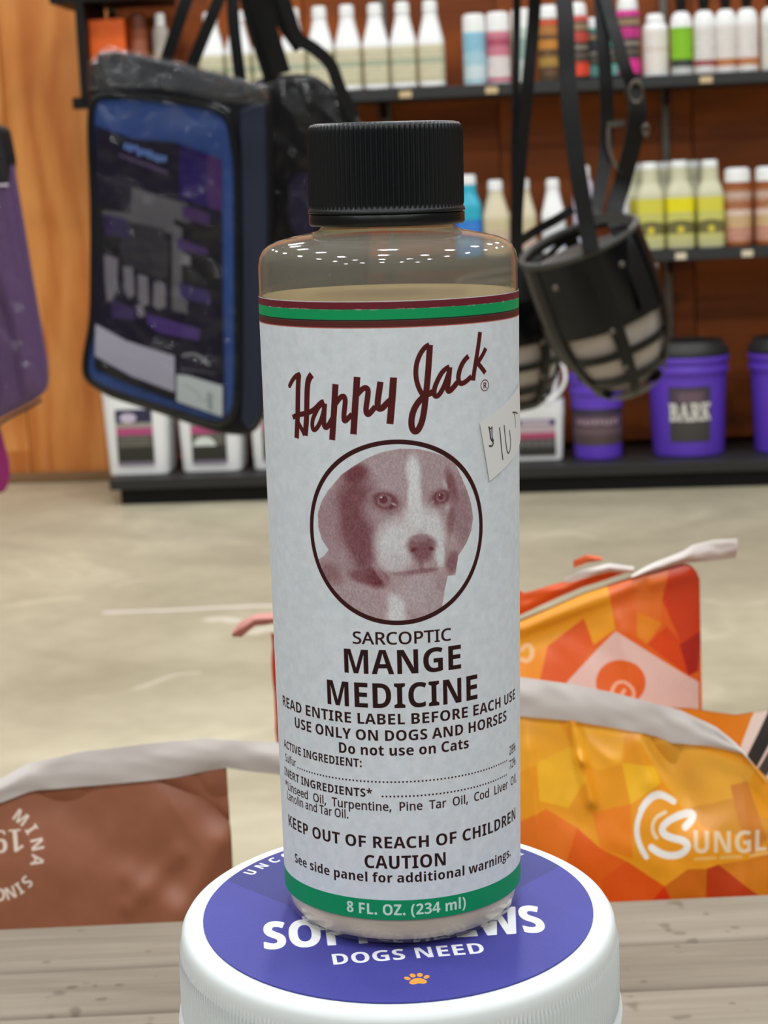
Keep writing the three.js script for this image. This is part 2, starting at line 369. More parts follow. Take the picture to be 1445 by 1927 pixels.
// ---------------------------------------------------------------- the medicine bottle
const MM = 17.5;                               // label pixels per millimetre
{
  const t = thing('medicine_bottle', 'clear bottle with black ribbed cap and white dog medicine label', 'bottle');
  t.position.set(0.0003, 0.8588, -0.368);
  t.rotation.set(0.5 * D2R, 0, -1.15 * D2R);
  const R = (h) => lerp(0.0229, 0.024, clamp((h - 0.0045) / (0.1193 - 0.0045)));
  const wall = [[0, 0.0022], [0.012, 0.0018], [0.0185, 0.0004], [0.0198, 0], [0.0211, 0.0005], [0.0222, 0.0019], [0.0227, 0.004]];
  for (let i = 0; i <= 12; i++) { const h = lerp(0.0048, 0.1195, i / 12); wall.push([R(h), h]); }
  wall.push([0.02402, 0.1225], [0.024, 0.1252], [0.0237, 0.1268], [0.02305, 0.128], [0.0221, 0.1288], [0.0206, 0.1295], [0.0175, 0.1303], [0.0143, 0.1309], [0.0128, 0.1313], [0.0121, 0.132], [0.0121, 0.1395]);
  const shell = new THREE.MeshPhysicalMaterial({ color: new THREE.Color(0.82, 0.79, 0.7), roughness: 0.06, transmission: 0.88, thickness: 0, ior: 1.55 });
  const clear = new THREE.MeshPhysicalMaterial({ color: new THREE.Color(0.97, 0.96, 0.92), roughness: 0.06, transmission: 0.97, thickness: 0, ior: 1.5 });
  part('clear_base', lathe(wall.slice(0, 9), 128), clear, t).userData.label = 'clear rounded base';
  part('clear_shell', lathe(wall.slice(8), 128), shell, t).userData.label = 'clear hazy plastic shell';
  const fill = 0.1197, liq = [];
  for (const [r, h] of wall) if (h < 0.1164) liq.push([Math.max(0, r - 0.00045), h + 0.0005]);
  liq.push([R(0.1165) - 0.00045, 0.1165], [0, 0.1165]);
  part('liquid', lathe(liq, 128), std('#e8dcba', 0.3), t).userData.label = 'creamy beige liquid';
  part('oil_layer', lathe([[0, 0.1166], [R(0.1166) - 0.00045, 0.1166], [R(fill) - 0.00045, fill], [0.0228, fill - 0.0002], [0, fill - 0.0002]], 128), std('#aba078', 0.25), t).userData.label = 'olive oil layer on top';
  // black cap: fine upright ribs, a lip and a tear band below
  const ribs = 92, rows = [[0, 0.1506, 0], [0.0128, 0.1506, 0], [0.0136, 0.1504, 0], [0.01395, 0.1499, 0.3], [0.0141, 0.149, 1], [0.01412, 0.136, 1], [0.01412, 0.1354, 0], [0.0144, 0.1351, 0], [0.01448, 0.1347, 0], [0.01448, 0.1345, 0], [0.0141, 0.1344, 0]];
  const capMat = std('#14171a', 0.36);
  const cap = part('cap', grid(ribs * 6, rows.length - 1, (u, v) => {
    const [r, h, k] = rows[Math.round(v * (rows.length - 1))], a = u * Math.PI * 2, s = Math.sin(u * ribs * Math.PI * 2), q = r + k * 0.00022 * Math.sign(s) * Math.sqrt(Math.abs(s));
    return [q * Math.sin(a), h, q * Math.cos(a)];
  }, true), capMat, t);
  part('tear_band', lathe([[0.0138, 0.1344], [0.01438, 0.1342], [0.01438, 0.1326], [0.0141, 0.1322], [0.0132, 0.1322], [0.0128, 0.133]], 96), std('#131416', 0.28), cap);

  // paper label; s is the arc in millimetres from the front, h the height in millimetres
  const SW = 92, H0 = 5.75, H1 = 119.75, W = Math.round(SW * MM), H = Math.round((H1 - H0) * MM);
  const g = canvas(W, H), at = ([s, h]) => [(s + SW / 2) * MM, (H1 - h) * MM], X = (s) => (s + SW / 2) * MM, Y = (h) => (H1 - h) * MM;
  paint(g, (x, y) => {
    const n = (fbm(x / 22, y / 22, 3, 3) - 0.5) * 17 + (hash(x, y, 5) - 0.5) * 9, warm = fbm(x / 30, y / 30, 8, 2) - 0.5;
    return [212 + n + warm * 4, 220 + n, 227 + n - warm * 4];
  });
  const maroon = rgb(78, 18, 20), ink = rgb(38, 9, 11), green = rgb(0, 142, 92);
  const band = (a, b, c) => { g.fillStyle = c; g.fillRect(0, Y(a), W, (a - b) * MM); };
  band(119.62, 118.35, rgb(104, 30, 42)); band(118.35, 116.55, rgb(0, 150, 88)); band(116.55, 116.3, rgb(30, 34, 30)); band(116.3, 115.2, rgb(84, 34, 30)); band(115.2, 115.05, rgb(190, 90, 80));
  { const r = random(8); for (let i = 0; i < 46; i++) { g.fillStyle = 'rgba(200,170,160,' + (0.25 + r() * 0.4) + ')'; g.fillRect(X(-30 + r() * 60), Y(118.5 - r() * 0.22), 4 + r() * 22, 2.5); } }
  band(9.62, 5.75, green);
  // brush script
  const script = [
    [[-20.33,104.45],[-19.59,105.43],[-18.58,106.31],[-17.72,106.63]],
    [[-17.79,106.63],[-18.02,105.21],[-18.25,102.48],[-18.46,99.47],[-18.69,97.54],[-18.99,95.06]],
    [[-14.75,106.78],[-15.53,106.05],[-15.88,104.52],[-16.1,102.07],[-16.26,99.63],[-16.46,97.71],[-16.82,95.72]],
    [[-19.84,98.76],[-18.75,99.26],[-17.35,99.55],[-15.9,99.87],[-14.68,100.4],[-13.66,101.26],[-12.9,101.92],[-12.4,102.04]],
    [[-18.5,98.1],[-17.85,97.2],[-17.16,96.24],[-16.89,95.77]],
    [[-12.34,101.94],[-13.24,101.52],[-14.27,100.01],[-15.07,98.48],[-15.07,96.99],[-14.48,96.81],[-13.58,97.83],[-12.75,99.5],[-12.24,101.46]],
    [[-12.29,101.73],[-12.49,99.83],[-12.63,98.04],[-12.28,97.3],[-11.53,97.93],[-10.82,99.09]],
    [[-10.01,105.23],[-10.24,102.87],[-10.48,100.45],[-10.74,98.02],[-11.03,95.25]],
    [[-10.08,101.8],[-9.35,102.79],[-8.54,103.29],[-8.23,102.49],[-8.44,101.04],[-8.66,99.53],[-8.58,98.57],[-7.89,99.17],[-7.09,99.99]],
    [[-6.01,106.57],[-6.22,104.28],[-6.48,101.87],[-6.69,99.46],[-6.98,96.39]],
    [[-6.05,103.48],[-5.33,104.34],[-4.57,104.76],[-4.1,104.33],[-4.25,102.95],[-4.56,101.35],[-4.64,100.28],[-4.23,99.8],[-3.52,100.65],[-2.92,101.34]],
    [[-1.97,105.69],[-2.28,103.73],[-2.58,102],[-2.51,100.96],[-1.88,100.9],[-1.13,101.69],[-.32,102.47]],
    [[.29,106.39],[.11,104.21],[-.13,101.82],[-.37,99.43],[-.53,98.2]],
    [[5.6,102.61],[4.71,103.93],[4.11,106.2],[4.21,108.45],[4.88,110.27],[5.87,111.55],[6.64,111.91]],
    [[6.74,111.85],[6.53,109.26],[6.26,106.35],[5.94,103.71],[5.68,101.59],[5.31,99.2],[4.74,97.49],[3.97,96.53],[3.34,97.05],[3.13,98.5],[3.57,100.49],[4.56,102.05],[5.71,103.05],[6.67,103.35],[7.2,103.58]],
    [[10.29,107.81],[9.18,107.4],[8.08,105.72],[7.32,104],[7.35,102.82],[8.08,102.67],[9.19,104.25],[10.16,106.7]],
    [[10.35,107.7],[10.14,105.58],[9.82,104.1],[10.04,103.34],[10.82,103.87],[11.87,104.96]],
    [[14.23,109.38],[13.18,108.72],[12.27,107.02],[11.94,105.55],[12.36,104.55],[13.44,104.78],[14.85,105.74]],
    [[16.92,113.45],[16.53,111.23],[15.93,108.6],[15.44,106.49],[15.18,104.95]],
    [[18.33,110.43],[17.54,109.27],[16.13,107.94]],
    [[16.06,108.16],[17.07,107.21],[18.12,106.03]],
  ];
  const widths = [14, 33, 34, 26, 24, 24, 28, 33, 26, 33, 27, 30, 34, 22, 31, 25, 28, 26, 26, 20, 25];
  script.forEach((line, i) => stroke(g, line, maroon, (Math.max(32, widths[i] * (i ? 1.32 : 1.4)) / 3.524 / 10.55) * MM, at, i === 0 ? 'round' : 'butt'));
  // registered mark
  { const [c] = [[17.98,103.82]]; g.strokeStyle = maroon; g.lineWidth = 0.16 * MM; g.beginPath(); g.arc(X(c[0]), Y(c[1]), 0.98 * MM, 0, 7); g.stroke(); g.font = 'bold ' + 1.5 * MM + 'px sans-serif'; g.fillStyle = maroon; g.textAlign = 'center'; g.fillText('R', X(c[0]), Y(c[1] - 0.55)); }
  // portrait of a hound in a ring
  const cx = X(0.3), cy = Y(78.6), RR = 16.75 * MM;
  drawHound(g, cx, cy, RR);
  g.strokeStyle = rgb(52, 14, 14); g.lineWidth = 0.82 * MM; g.beginPath(); g.ellipse(cx, cy, RR - 0.35 * MM, RR - 0.35 * MM, 0, 0, 7); g.stroke();
  // text lines: words, from, to, baseline, capital height (millimetres)
  const F = 'sans-serif';
  for (const [s, a, b, h, c, w = 'bold'] of [
    ['SARCOPTIC', -8.43, 9.93, 58.25, 2.25, ''], ['MANGE', -10.68, 12.2, 52.7, 4.5], ['MEDICINE', -14.48, 15.8, 46.4, 4.6],
    ['READ ENTIRE LABEL BEFORE EACH USE', -28.5, 28.6, 43.3, 1.95], ['USE ONLY ON DOGS AND HORSES', -23.4, 24.2, 40.2, 1.95], ['Do not use on Cats', -12.04, 13.4, 37.4, 1.95],
    ['ACTIVE INGREDIENT:', -28.64, -7.2, 35.0, 1.6], ['Sulfur', -28.2, -23.4, 32.4, 1.5, ''], ['28%', 25.2, 28.6, 33.1, 1.6, ''],
    ['INERT INGREDIENTS*', -29.2, -5.4, 29.4, 1.6], ['72%', 25.2, 28.6, 30.3, 1.6, ''],
    ['*Linseed  Oil,  Turpentine,  Pine  Tar  Oil,  Cod  Liver  Oil,', -28.9, 29.2, 26.85, 1.6, ''], ['Lanolin and Tar Oil.', -28.1, -10.2, 24.9, 1.6, ''],
    ['KEEP OUT OF REACH OF CHILDREN', -28.2, 28.6, 19.7, 2.2], ['CAUTION', -7.56, 8.4, 15.75, 2.5], ['See side panel for additional warnings.', -25.6, 25.8, 13.05, 1.8],
  ]) fitText(g, s, X(a), X(b), Y(h), c * MM, F, ink, w);
  if (true) { for (let s = -22.9; s < 24; s += 0.72) { g.fillStyle = ink; g.fillRect(X(s), Y(32.55), 0.3 * MM, 0.3 * MM); } for (let s = -3.7; s < 24; s += 0.72) g.fillRect(X(s), Y(29.8), 0.3 * MM, 0.3 * MM); }
  fitText(g, '8 FL. OZ. (234 ml)', X(-11.4), X(12.3), Y(6.75), 2.1 * MM, F, rgb(206, 226, 214));
  grain(g, 8, 12);
  const rows2 = 24, lab = grid(96, rows2, (u, v) => {
    const h = lerp(H0, H1, v) / 1000, a = ((u - 0.5) * SW) / 23.5, r = R(h) + 0.00016;
    return [r * Math.sin(a), h, r * Math.cos(a), u, v];
  });
  part('paper_label', lab, new THREE.MeshPhysicalMaterial({ map: texture(g), roughness: 0.6, specularIntensity: 0.55, side: THREE.DoubleSide }), t).userData.label = 'white paper label with hound portrait';
  // handwritten price sticker stuck near the edge of the label
  const q = canvas(512, 384, rgb(222, 224, 223)), pen = rgb(56, 56, 66);
  const P = [[16.42,97.32],[18.74,86.41]], TL = P[0], BL = P[1], ex = [15.5, 5.6];
  const put = ([s, h]) => { const a = s - TL[0], b = h - TL[1], dx = ex, dy = [BL[0] - TL[0], BL[1] - TL[1]], det = dx[0] * dy[1] - dx[1] * dy[0]; return [((a * dy[1] - b * dy[0]) / det) * 512, ((dx[0] * b - dx[1] * a) / det) * 384]; };
  stroke(q, [[18.65,96.23],[18.94,95.85],[19.29,95.91],[19.56,96.15]], pen, 9, put);
  stroke(q, [[18.77,96.17],[19.02,95.14],[19.12,94.02],[19.84,93.43],[19.77,92.83],[19.33,92.64],[18.8,92.84]], pen, 11, put);
  stroke(q, [[19.53,96.08],[19.48,94.98],[19.58,94.17],[19.91,93.62]], pen, 9, put);
  stroke(q, [[21.78,95.7],[22.12,93.64],[22.52,91.16],[22.82,89.8]], pen, 10, put);
  stroke(q, [[23.36,95.9],[23.59,94.45],[23.99,92.37],[24.41,90.99],[24.98,90.55],[25.71,91.11],[25.98,92.5],[25.74,93.65],[25.43,94.71]], pen, 10, put);
  stroke(q, [[27,97.86],[28.61,97.67],[30.01,97.25]], pen, 9, put);
  stroke(q, [[27.6,97.68],[28.31,96.87],[28.51,95.82],[28.57,94.89]], pen, 8, put);
  grain(q, 8, 77);
  part('price_sticker', grid(24, 12, (u, v) => {
    const s = TL[0] + u * ex[0] + (1 - v) * (BL[0] - TL[0]), h = (TL[1] + u * ex[1] + (1 - v) * (BL[1] - TL[1])) / 1000, a = s / 23.5, r = R(h) + 0.0004;
    return [r * Math.sin(a), h, r * Math.cos(a), u, v];
  }), new THREE.MeshPhysicalMaterial({ map: texture(q), roughness: 0.6, side: THREE.DoubleSide }), t).userData.label = 'white handwritten price sticker';
}

// maroon print of a hound's head, as a halftone would show it; the ring's centre and radius are given
function drawHound(g, cx, cy, RR) {
  const k = RR / 612, at = ([x, y]) => [cx + (x - 708) * k, cy + (y - 712) * k];   // drawing units of the traced head
  const outline = [[350, 330], [430, 275], [520, 220], [620, 178], [740, 158], [860, 166], [960, 196], [1050, 236], [1110, 290], [1150, 370], [1195, 470], [1225, 560], [1240, 650], [1222, 740], [1180, 820], [1120, 890], [1110, 940], [1095, 1020], [1040, 1018], [1018, 1100], [1000, 1200], [985, 1270], [900, 1320], [700, 1345], [520, 1310], [380, 1220], [270, 1110], [200, 1010], [158, 905], [200, 880], [240, 835], [190, 770], [165, 690], [165, 600], [195, 520], [250, 440], [310, 375]];
  const c = canvas(700, 700), s = 700 / 1445;
  const blob = (x, y, rx, ry, rot, tone, alpha, core = 0.45) => {
    c.save(); c.translate(x * s, y * s); c.rotate(rot * D2R); c.scale(rx * s, ry * s);
    const gr = c.createRadialGradient(0, 0, 0, 0, 0, 1), col = [lerp(104, 216, tone), lerp(50, 220, tone), lerp(58, 224, tone)].map(Math.round).join(',');
    gr.addColorStop(0, 'rgba(' + col + ',' + alpha + ')'); gr.addColorStop(core, 'rgba(' + col + ',' + alpha + ')'); gr.addColorStop(1, 'rgba(' + col + ',0)');
    c.fillStyle = gr; c.beginPath(); c.arc(0, 0, 1, 0, 7); c.fill(); c.restore();
  };
  c.save();
  c.beginPath(); outline.forEach(([x, y], i) => (i ? c.lineTo(x * s, y * s) : c.moveTo(x * s, y * s))); c.closePath(); c.clip();
  c.fillStyle = rgb(174, 152, 156); c.fillRect(0, 0, 700, 700);
  blob(640, 330, 330, 200, 0, 0.62, 0.9); blob(960, 330, 190, 150, 10, 0.6, 0.85);       // brow
  blob(430, 560, 190, 330, 8, 0.14, 0.95); blob(450, 320, 110, 75, -25, 0.06, 0.95); blob(470, 800, 130, 260, -4, 0.16, 0.95);  // shaded ear
  blob(240, 640, 120, 220, 8, 0.5, 0.85); blob(330, 900, 110, 170, -35, 0.5, 0.7); blob(560, 1010, 110, 80, 20, 0.0, 0.95); blob(470, 1000, 120, 60, 10, 0.15, 0.8);
  blob(250, 990, 120, 80, 40, 0.3, 0.8); blob(440, 1170, 200, 110, 25, 0.6, 0.85);        // shoulder
  blob(1150, 620, 110, 300, -8, 0.42, 0.9); blob(1075, 420, 45, 150, -14, 0.18, 0.9); blob(1070, 640, 40, 130, 4, 0.25, 0.8); blob(1075, 930, 60, 100, 8, 0.22, 0.85);  // other ear
  blob(600, 560, 150, 140, 0, 0.56, 0.85); blob(960, 540, 130, 130, 0, 0.6, 0.8);         // cheeks
  blob(820, 300, 62, 130, -2, 0.98, 1, 0.5); blob(825, 480, 58, 200, 0, 0.98, 1, 0.55); blob(830, 620, 110, 140, 0, 0.96, 0.95); // blaze
  blob(700, 780, 175, 200, 10, 0.93, 1, 0.5); blob(950, 720, 90, 200, -8, 0.95, 1, 0.5); blob(680, 900, 130, 90, 0, 0.86, 0.9); blob(990, 880, 40, 110, 0, 0.97, 0.95);
  blob(1035, 480, 26, 130, -6, 0.86, 0.7);
  blob(638, 505, 128, 92, 14, 0.34, 0.9, 0.6); blob(636, 498, 92, 62, 16, 0.08, 0.95, 0.72); blob(630, 496, 54, 48, 0, 0.34, 1, 0.7); blob(626, 490, 30, 30, 0, 0.0, 1, 0.7); blob(612, 474, 9, 8, 0, 1, 1); blob(690, 520, 26, 10, 30, 0.75, 0.8); blob(560, 440, 60, 14, -24, 0.45, 0.6);
  blob(1000, 494, 100, 78, -8, 0.34, 0.9, 0.6); blob(1004, 490, 68, 50, -10, 0.08, 0.95, 0.72); blob(1003, 489, 42, 40, 0, 0.34, 1, 0.7); blob(1000, 486, 24, 24, 0, 0.0, 1, 0.7); blob(992, 476, 7, 7, 0, 1, 1); blob(940, 520, 24, 9, -30, 0.7, 0.7);
  blob(865, 800, 120, 82, 0, 0.28, 1, 0.6); blob(870, 850, 92, 80, 0, 0.2, 0.95); blob(850, 752, 88, 34, 0, 0.45, 0.8); blob(812, 826, 28, 18, -20, 0.0, 0.95); blob(925, 826, 28, 18, 20, 0.0, 0.95); blob(860, 930, 26, 50, 0, 0.3, 0.7); // nose
  blob(850, 972, 170, 22, -4, 0.25, 0.75); blob(720, 985, 90, 18, 8, 0.45, 0.7); blob(850, 1040, 150, 60, 0, 0.68, 0.9); blob(830, 1130, 180, 130, 0, 0.7, 0.9); blob(690, 1190, 70, 110, -25, 0.95, 0.95); blob(690, 1270, 90, 70, 20, 0.97, 0.95); blob(900, 1200, 120, 110, 0, 0.66, 0.8); blob(1000, 1060, 60, 70, 0, 0.5, 0.6); blob(590, 980, 26, 120, -32, 0.6, 0.6);
  c.restore();
  const im = c.getImageData(0, 0, 700, 700), r = random(31);
  for (let y = 0, i = 0; y < 700; y++) for (let x = 0; x < 700; x++, i += 4) if (im.data[i + 3]) {
    const n = (fbm(x / 4, y / 7, 51, 2) - 0.5) * 34 + (r() - 0.5) * 22;
    im.data[i] += n; im.data[i + 1] += n; im.data[i + 2] += n;
  }
  c.putImageData(im, 0, 0);
  g.save(); g.beginPath(); g.arc(cx, cy, RR - 0.5 * MM, 0, 7); g.clip();
  const p = at([0, 0]);
  g.drawImage(c.canvas, p[0], p[1], 1445 * k, 1445 * k);
  g.restore();
}
// ---------------------------------------------------------------- treat bags on the low bench
// a filled pouch between two upright sides: top edge given by points, foot at yb, middle plane z
function pouchGeo(top, yb, z, deep, seed, creases = [], nu = 60, nv = 44, amp = 0.0022) {
  const x0 = top[0][0], x1 = top[top.length - 1][0], ymax = Math.max(...top.map((p) => p[1]));
  const sheet = (sgn) => grid(nu, nv, (u, v) => {
    const x = lerp(x0, x1, u), yt = along(top, x), y = lerp(yb, yt, v);
    const bulge = deep * Math.pow(Math.max(0, 1 - Math.pow(Math.abs(2 * u - 1), 3)), 0.7) * (0.25 + 0.75 * Math.pow(Math.sin(Math.PI * clamp(0.12 + 0.88 * (1 - v)) * 0.62), 1)) * (1 - Math.pow(v, 5));
    const edge = Math.min(1, Math.min(u, 1 - u, 1 - v) * 12);
    const fold = ((fbm(x * 38 + y * 16, y * 30 - x * 12, seed + sgn, 3) - 0.5) + Math.pow(1 - Math.abs(fbm(x * 26 + 9, y * 15 + x * 14, seed + 7, 2) * 2 - 1), 5) * 0.5) * amp * 2 * edge + creases.reduce((s, [a, b, w, k]) => { const ex = b[0] - a[0], ey = b[1] - a[1], t = clamp(((x - a[0]) * ex + (y - a[1]) * ey) / (ex * ex + ey * ey)), d = Math.hypot(x - a[0] - ex * t, y - a[1] - ey * t); return s + k * Math.exp(-(d * d) / (w * w)); }, 0);
    return [x + (fbm(y * 55, 3, seed, 2) - 0.5) * 0.006 * Math.pow(1 - u, 8), y, z + sgn * (0.0006 + bulge + fold), (x - x0) / (x1 - x0), (y - yb) / (ymax - yb)];
  }, sgn < 0);
  return mergeGeometries([sheet(1), sheet(-1)]);
}
function strip(lower, upper, z, seed, amp = 0.0025, lean = 0, nu = 60) {   // a thin torn header strip with soft folds
  const x0 = lower[0][0], x1 = lower[lower.length - 1][0];
  const f = (sgn) => grid(nu, 8, (u, v) => {
    const x = lerp(x0, x1, u), y = lerp(along(lower, x), along(upper, x), v);
    const w = (fbm(x * 50, v * 1.6, seed, 3) - 0.5) * 2 * amp + Math.sin(v * 3.1) * amp * 0.6 + lean * v * u;
    return [x, y, z + w + sgn * 0.0004];
  }, sgn < 0);
  return mergeGeometries([f(1), f(-1)]);
}
const film = (g, roughness = 0.33) => new THREE.MeshPhysicalMaterial({ map: texture(g), roughness, clearcoat: 0.25, clearcoatRoughness: 0.3, side: THREE.DoubleSide });
const stripMat = new THREE.MeshPhysicalMaterial({ color: new THREE.Color('#d9d2cd'), roughness: 0.5, side: THREE.DoubleSide });
const mapTo = (x0, x1, y0, y1, W, H) => ([x, y]) => [((x - x0) / (x1 - x0)) * W, (1 - (y - y0) / (y1 - y0)) * H];
const BENCH = 0.643;
{
  // brown bag, printed upside down: the ring of letters and the year stand on their heads
  const top = [[-.2194,.7686],[-.1767,.767],[-.1521,.7692],[-.1395,.7739],[-.1109,.7751],[-.0843,.7764],[-.0646,.7797]], z = -0.725;
  const t = thing('treat_bag', 'brown treat bag with white print and pale torn top strip', 'bag', null);
  t.position.set(-0.11, BENCH, z);
  const x0 = top[0][0], x1 = top[top.length - 1][0], ym = Math.max(...top.map((p) => p[1])), W = 1024, H = 900, g = canvas(W, H), at = mapTo(x0, x1, BENCH, ym, W, H);
  paint(g, (x, y) => { const n = (fbm(x / 60, y / 60, 4, 3) - 0.5) * 12 + (hash(x, y, 2) - 0.5) * 8; return [152 + n, 93 + n, 65 + n]; });
  const c0 = [[-.1539,.7514]][0], c1 = [[-.138,.7507]][0], c = at(c0), rad = at(c1)[0] - c[0], pale = rgb(232, 216, 200);
  g.fillStyle = pale; g.textAlign = 'center'; g.textBaseline = 'middle';
  const word = (text, a0, da, rr, size) => [...text].forEach((ch, i) => { const a = a0 + da * i; g.save(); g.translate(c[0] + Math.cos(a) * rr, c[1] + Math.sin(a) * rr); g.rotate(a + Math.PI / 2 + Math.PI * (da > 0 ? 0 : 1)); g.font = 'bold ' + size + 'px sans-serif'; g.fillText(ch, 0, 0); g.restore(); });
  word('MINA', -52 * D2R, 21.5 * D2R, rad, rad * 0.42);
  word('SINCE', 45 * D2R, 14 * D2R, rad, rad * 0.4);
  g.save(); g.translate(c[0] - rad * 0.12, c[1] - rad * 0.24); g.rotate(Math.PI - 0.05); g.font = 'bold ' + rad * 0.72 + 'px serif'; g.fillText('1951', 0, 0); g.restore();
  const geo = pouchGeo(top, BENCH, 0, 0.012, 3, [[...[[-.0863,.7782],[-.0661,.7613]], 0.006, -0.002], [...[[-.0685,.7508],[-.0859,.7193]], 0.007, 0.003], [...[[-.1031,.7396],[-.0874,.728]], 0.006, 0.0013], [...[[-.1038,.7288],[-.0841,.7472]], 0.004, 0.001], [...[[-.1275,.7706],[-.0928,.7391]], 0.012, -0.0018]], 110, 80, 0.0009).translate(0.11, -BENCH, 0);
  part('pouch', geo, film(g, 0.45), t);
  part('header_strip', strip([[-.2194,.7686],[-.1766,.7678],[-.152,.7697],[-.1395,.7741],[-.1109,.7753],[-.0843,.7766],[-.0646,.7797],[-.0558,.7778],[-.0427,.7755],[-.0295,.7732]], [[-.2192,.7707],[-.1763,.7719],[-.1513,.7789],[-.1407,.7846],[-.1201,.7886],[-.0997,.7902],[-.0712,.7916],[-.0631,.7908],[-.045,.7887],[-.0289,.7862]], 0.0012, 5, 0.0015).translate(0.11, -BENCH, 0), stripMat, t).userData.label = 'pale torn header strip';
}
function facets(g, at, list) { for (const [c, pts] of list) poly(g, pts, c, at); }
{
  // orange bag in front, white strip along its top and white lettering
  const top = [[.0285,.7991],[.0476,.7957],[.0688,.7926],[.093,.787],[.1001,.7848],[.1055,.7822],[.1193,.7807],[.1325,.777],[.1375,.7708],[.1435,.7638],[.1577,.7508],[.1699,.7352]], z = -0.725;
  const t = thing('treat_bag', 'orange faceted treat bag with white lettering, nearest the table edge', 'bag', 'orange treat bags');
  t.position.set(0.1, BENCH, z);
  const x0 = top[0][0], x1 = top[top.length - 1][0], ym = Math.max(...top.map((p) => p[1])), W = 1024, H = 1100, g = canvas(W, H, rgb(240, 156, 28)), at = mapTo(x0, x1, BENCH, ym, W, H);
  facets(g, at, [
    [rgb(244, 168, 40), [[.03,.7996],[.0608,.7959],[.067,.7826],[.0475,.7743],[.0291,.7752]]], [rgb(248, 184, 40), [[.0535,.7771],[.067,.7826],[.0718,.7701],[.0649,.7596],[.0538,.7632]]],
    [rgb(246, 172, 40), [[.0672,.7902],[.0878,.7877],[.086,.7756],[.0771,.7729],[.0677,.7803]]], [rgb(248, 186, 36), [[.086,.7756],[.0986,.7735],[.1007,.7672],[.0886,.7601]]],
    [rgb(240, 170, 54), [[.0922,.7852],[.1098,.7814],[.1377,.7701],[.1317,.7596],[.1093,.756],[.1007,.7687]]], [rgb(222, 150, 46), [[.1093,.756],[.1272,.7598],[.1464,.7473],[.1612,.738],[.1152,.7503]]],
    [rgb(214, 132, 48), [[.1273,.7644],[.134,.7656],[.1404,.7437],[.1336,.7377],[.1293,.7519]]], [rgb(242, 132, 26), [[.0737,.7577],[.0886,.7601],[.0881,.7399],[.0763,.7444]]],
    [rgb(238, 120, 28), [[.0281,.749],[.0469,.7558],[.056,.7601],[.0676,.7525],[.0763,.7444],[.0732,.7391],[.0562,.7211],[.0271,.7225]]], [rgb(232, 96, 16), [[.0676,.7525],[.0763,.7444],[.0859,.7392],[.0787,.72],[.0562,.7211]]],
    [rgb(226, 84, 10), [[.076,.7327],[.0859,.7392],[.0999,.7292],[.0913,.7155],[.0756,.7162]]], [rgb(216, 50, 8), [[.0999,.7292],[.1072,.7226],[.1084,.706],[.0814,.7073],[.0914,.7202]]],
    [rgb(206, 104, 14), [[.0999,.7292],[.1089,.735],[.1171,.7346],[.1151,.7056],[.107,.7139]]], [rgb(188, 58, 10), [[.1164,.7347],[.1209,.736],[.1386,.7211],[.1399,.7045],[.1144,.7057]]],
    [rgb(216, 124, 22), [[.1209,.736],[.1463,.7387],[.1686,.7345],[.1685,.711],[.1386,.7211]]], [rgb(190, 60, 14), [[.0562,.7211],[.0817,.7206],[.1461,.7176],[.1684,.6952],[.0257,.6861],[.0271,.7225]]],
  ]);
  const white = rgb(244, 238, 230), px = at([[.072,.7612]][0]), qx = at([[.0924,.7602]][0]), U = (qx[0] - px[0]) / 100;
  stroke(g, [[.1055,.7595],[.1022,.762],[.0985,.7628],[.0947,.7606],[.0919,.7568],[.0903,.7521],[.0904,.7478],[.0916,.7438],[.0934,.7406]], white, 10 * U, at);
  stroke(g, [[.1047,.7601],[.1014,.7627],[.0981,.7635],[.0951,.7615],[.0925,.7581]], white, 11 * U, at);
  stroke(g, [[.1017,.7564],[.0983,.7555],[.0964,.7527],[.0963,.7497],[.0977,.7474]], 'rgba(244,238,230,0.75)', 7 * U, at);
  stroke(g, [[.1091,.7504],[.1121,.7524],[.1129,.7541],[.1108,.7549],[.1062,.7544],[.1025,.7533],[.0999,.751],[.1003,.7486],[.1036,.7469],[.1077,.7459],[.1098,.7442],[.1085,.7417],[.1051,.7403],[.1009,.7407],[.0976,.7424],[.0956,.744]], white, 13 * U, at);
  const A = at([[.1108,.741]][0]), Bp = at([[.1484,.7401]][0]);
  g.save(); g.translate(...A); g.rotate(Math.atan2(Bp[1] - A[1], Bp[0] - A[0]) + 0.03); fitText(g, 'UNGLO', 0, Math.hypot(Bp[0] - A[0], Bp[1] - A[1]), 0, 38 * U, 'sans-serif', 'rgba(240,222,200,0.85)'); g.restore();
  for (let k = 0; k < 3; k++) { const q = at([[.1116,.7384],[.1216,.7383],[.1329,.7382]][k]); g.fillStyle = 'rgba(240,220,190,0.45)'; g.fillRect(q[0], q[1] - 4 * U, 42 * U, 6 * U); }
  grain(g, 12, 5);
  part('pouch', pouchGeo(top, BENCH, 0, 0.016, 21, [[...[[.0676,.7941],[.0704,.7782]], 0.0022, 0.0026], [...[[.0704,.7782],[.0736,.762]], 0.0022, 0.0028], [...[[.103,.7809],[.1127,.755]], 0.006, -0.003], [...[[.0929,.7835],[.0966,.7685]], 0.004, 0.002]], 140, 90, 0.0018).translate(-0.1, -BENCH, 0), film(g), t);
  part('header_strip', strip([[.0285,.7986],[.0476,.7952],[.0688,.7922],[.093,.7866],[.1,.7844],[.1055,.7818],[.1193,.7801],[.1324,.7765],[.1375,.7704],[.1415,.7651]], [[.029,.8132],[.0481,.8102],[.0692,.8063],[.0832,.8028],[.1094,.7942],[.1224,.7873],[.1295,.7811],[.1331,.7769],[.1375,.7704],[.1415,.7649]], 0.002, 8, 0.0013).translate(-0.1, -BENCH, 0), stripMat, t).userData.label = 'white header strip';
}
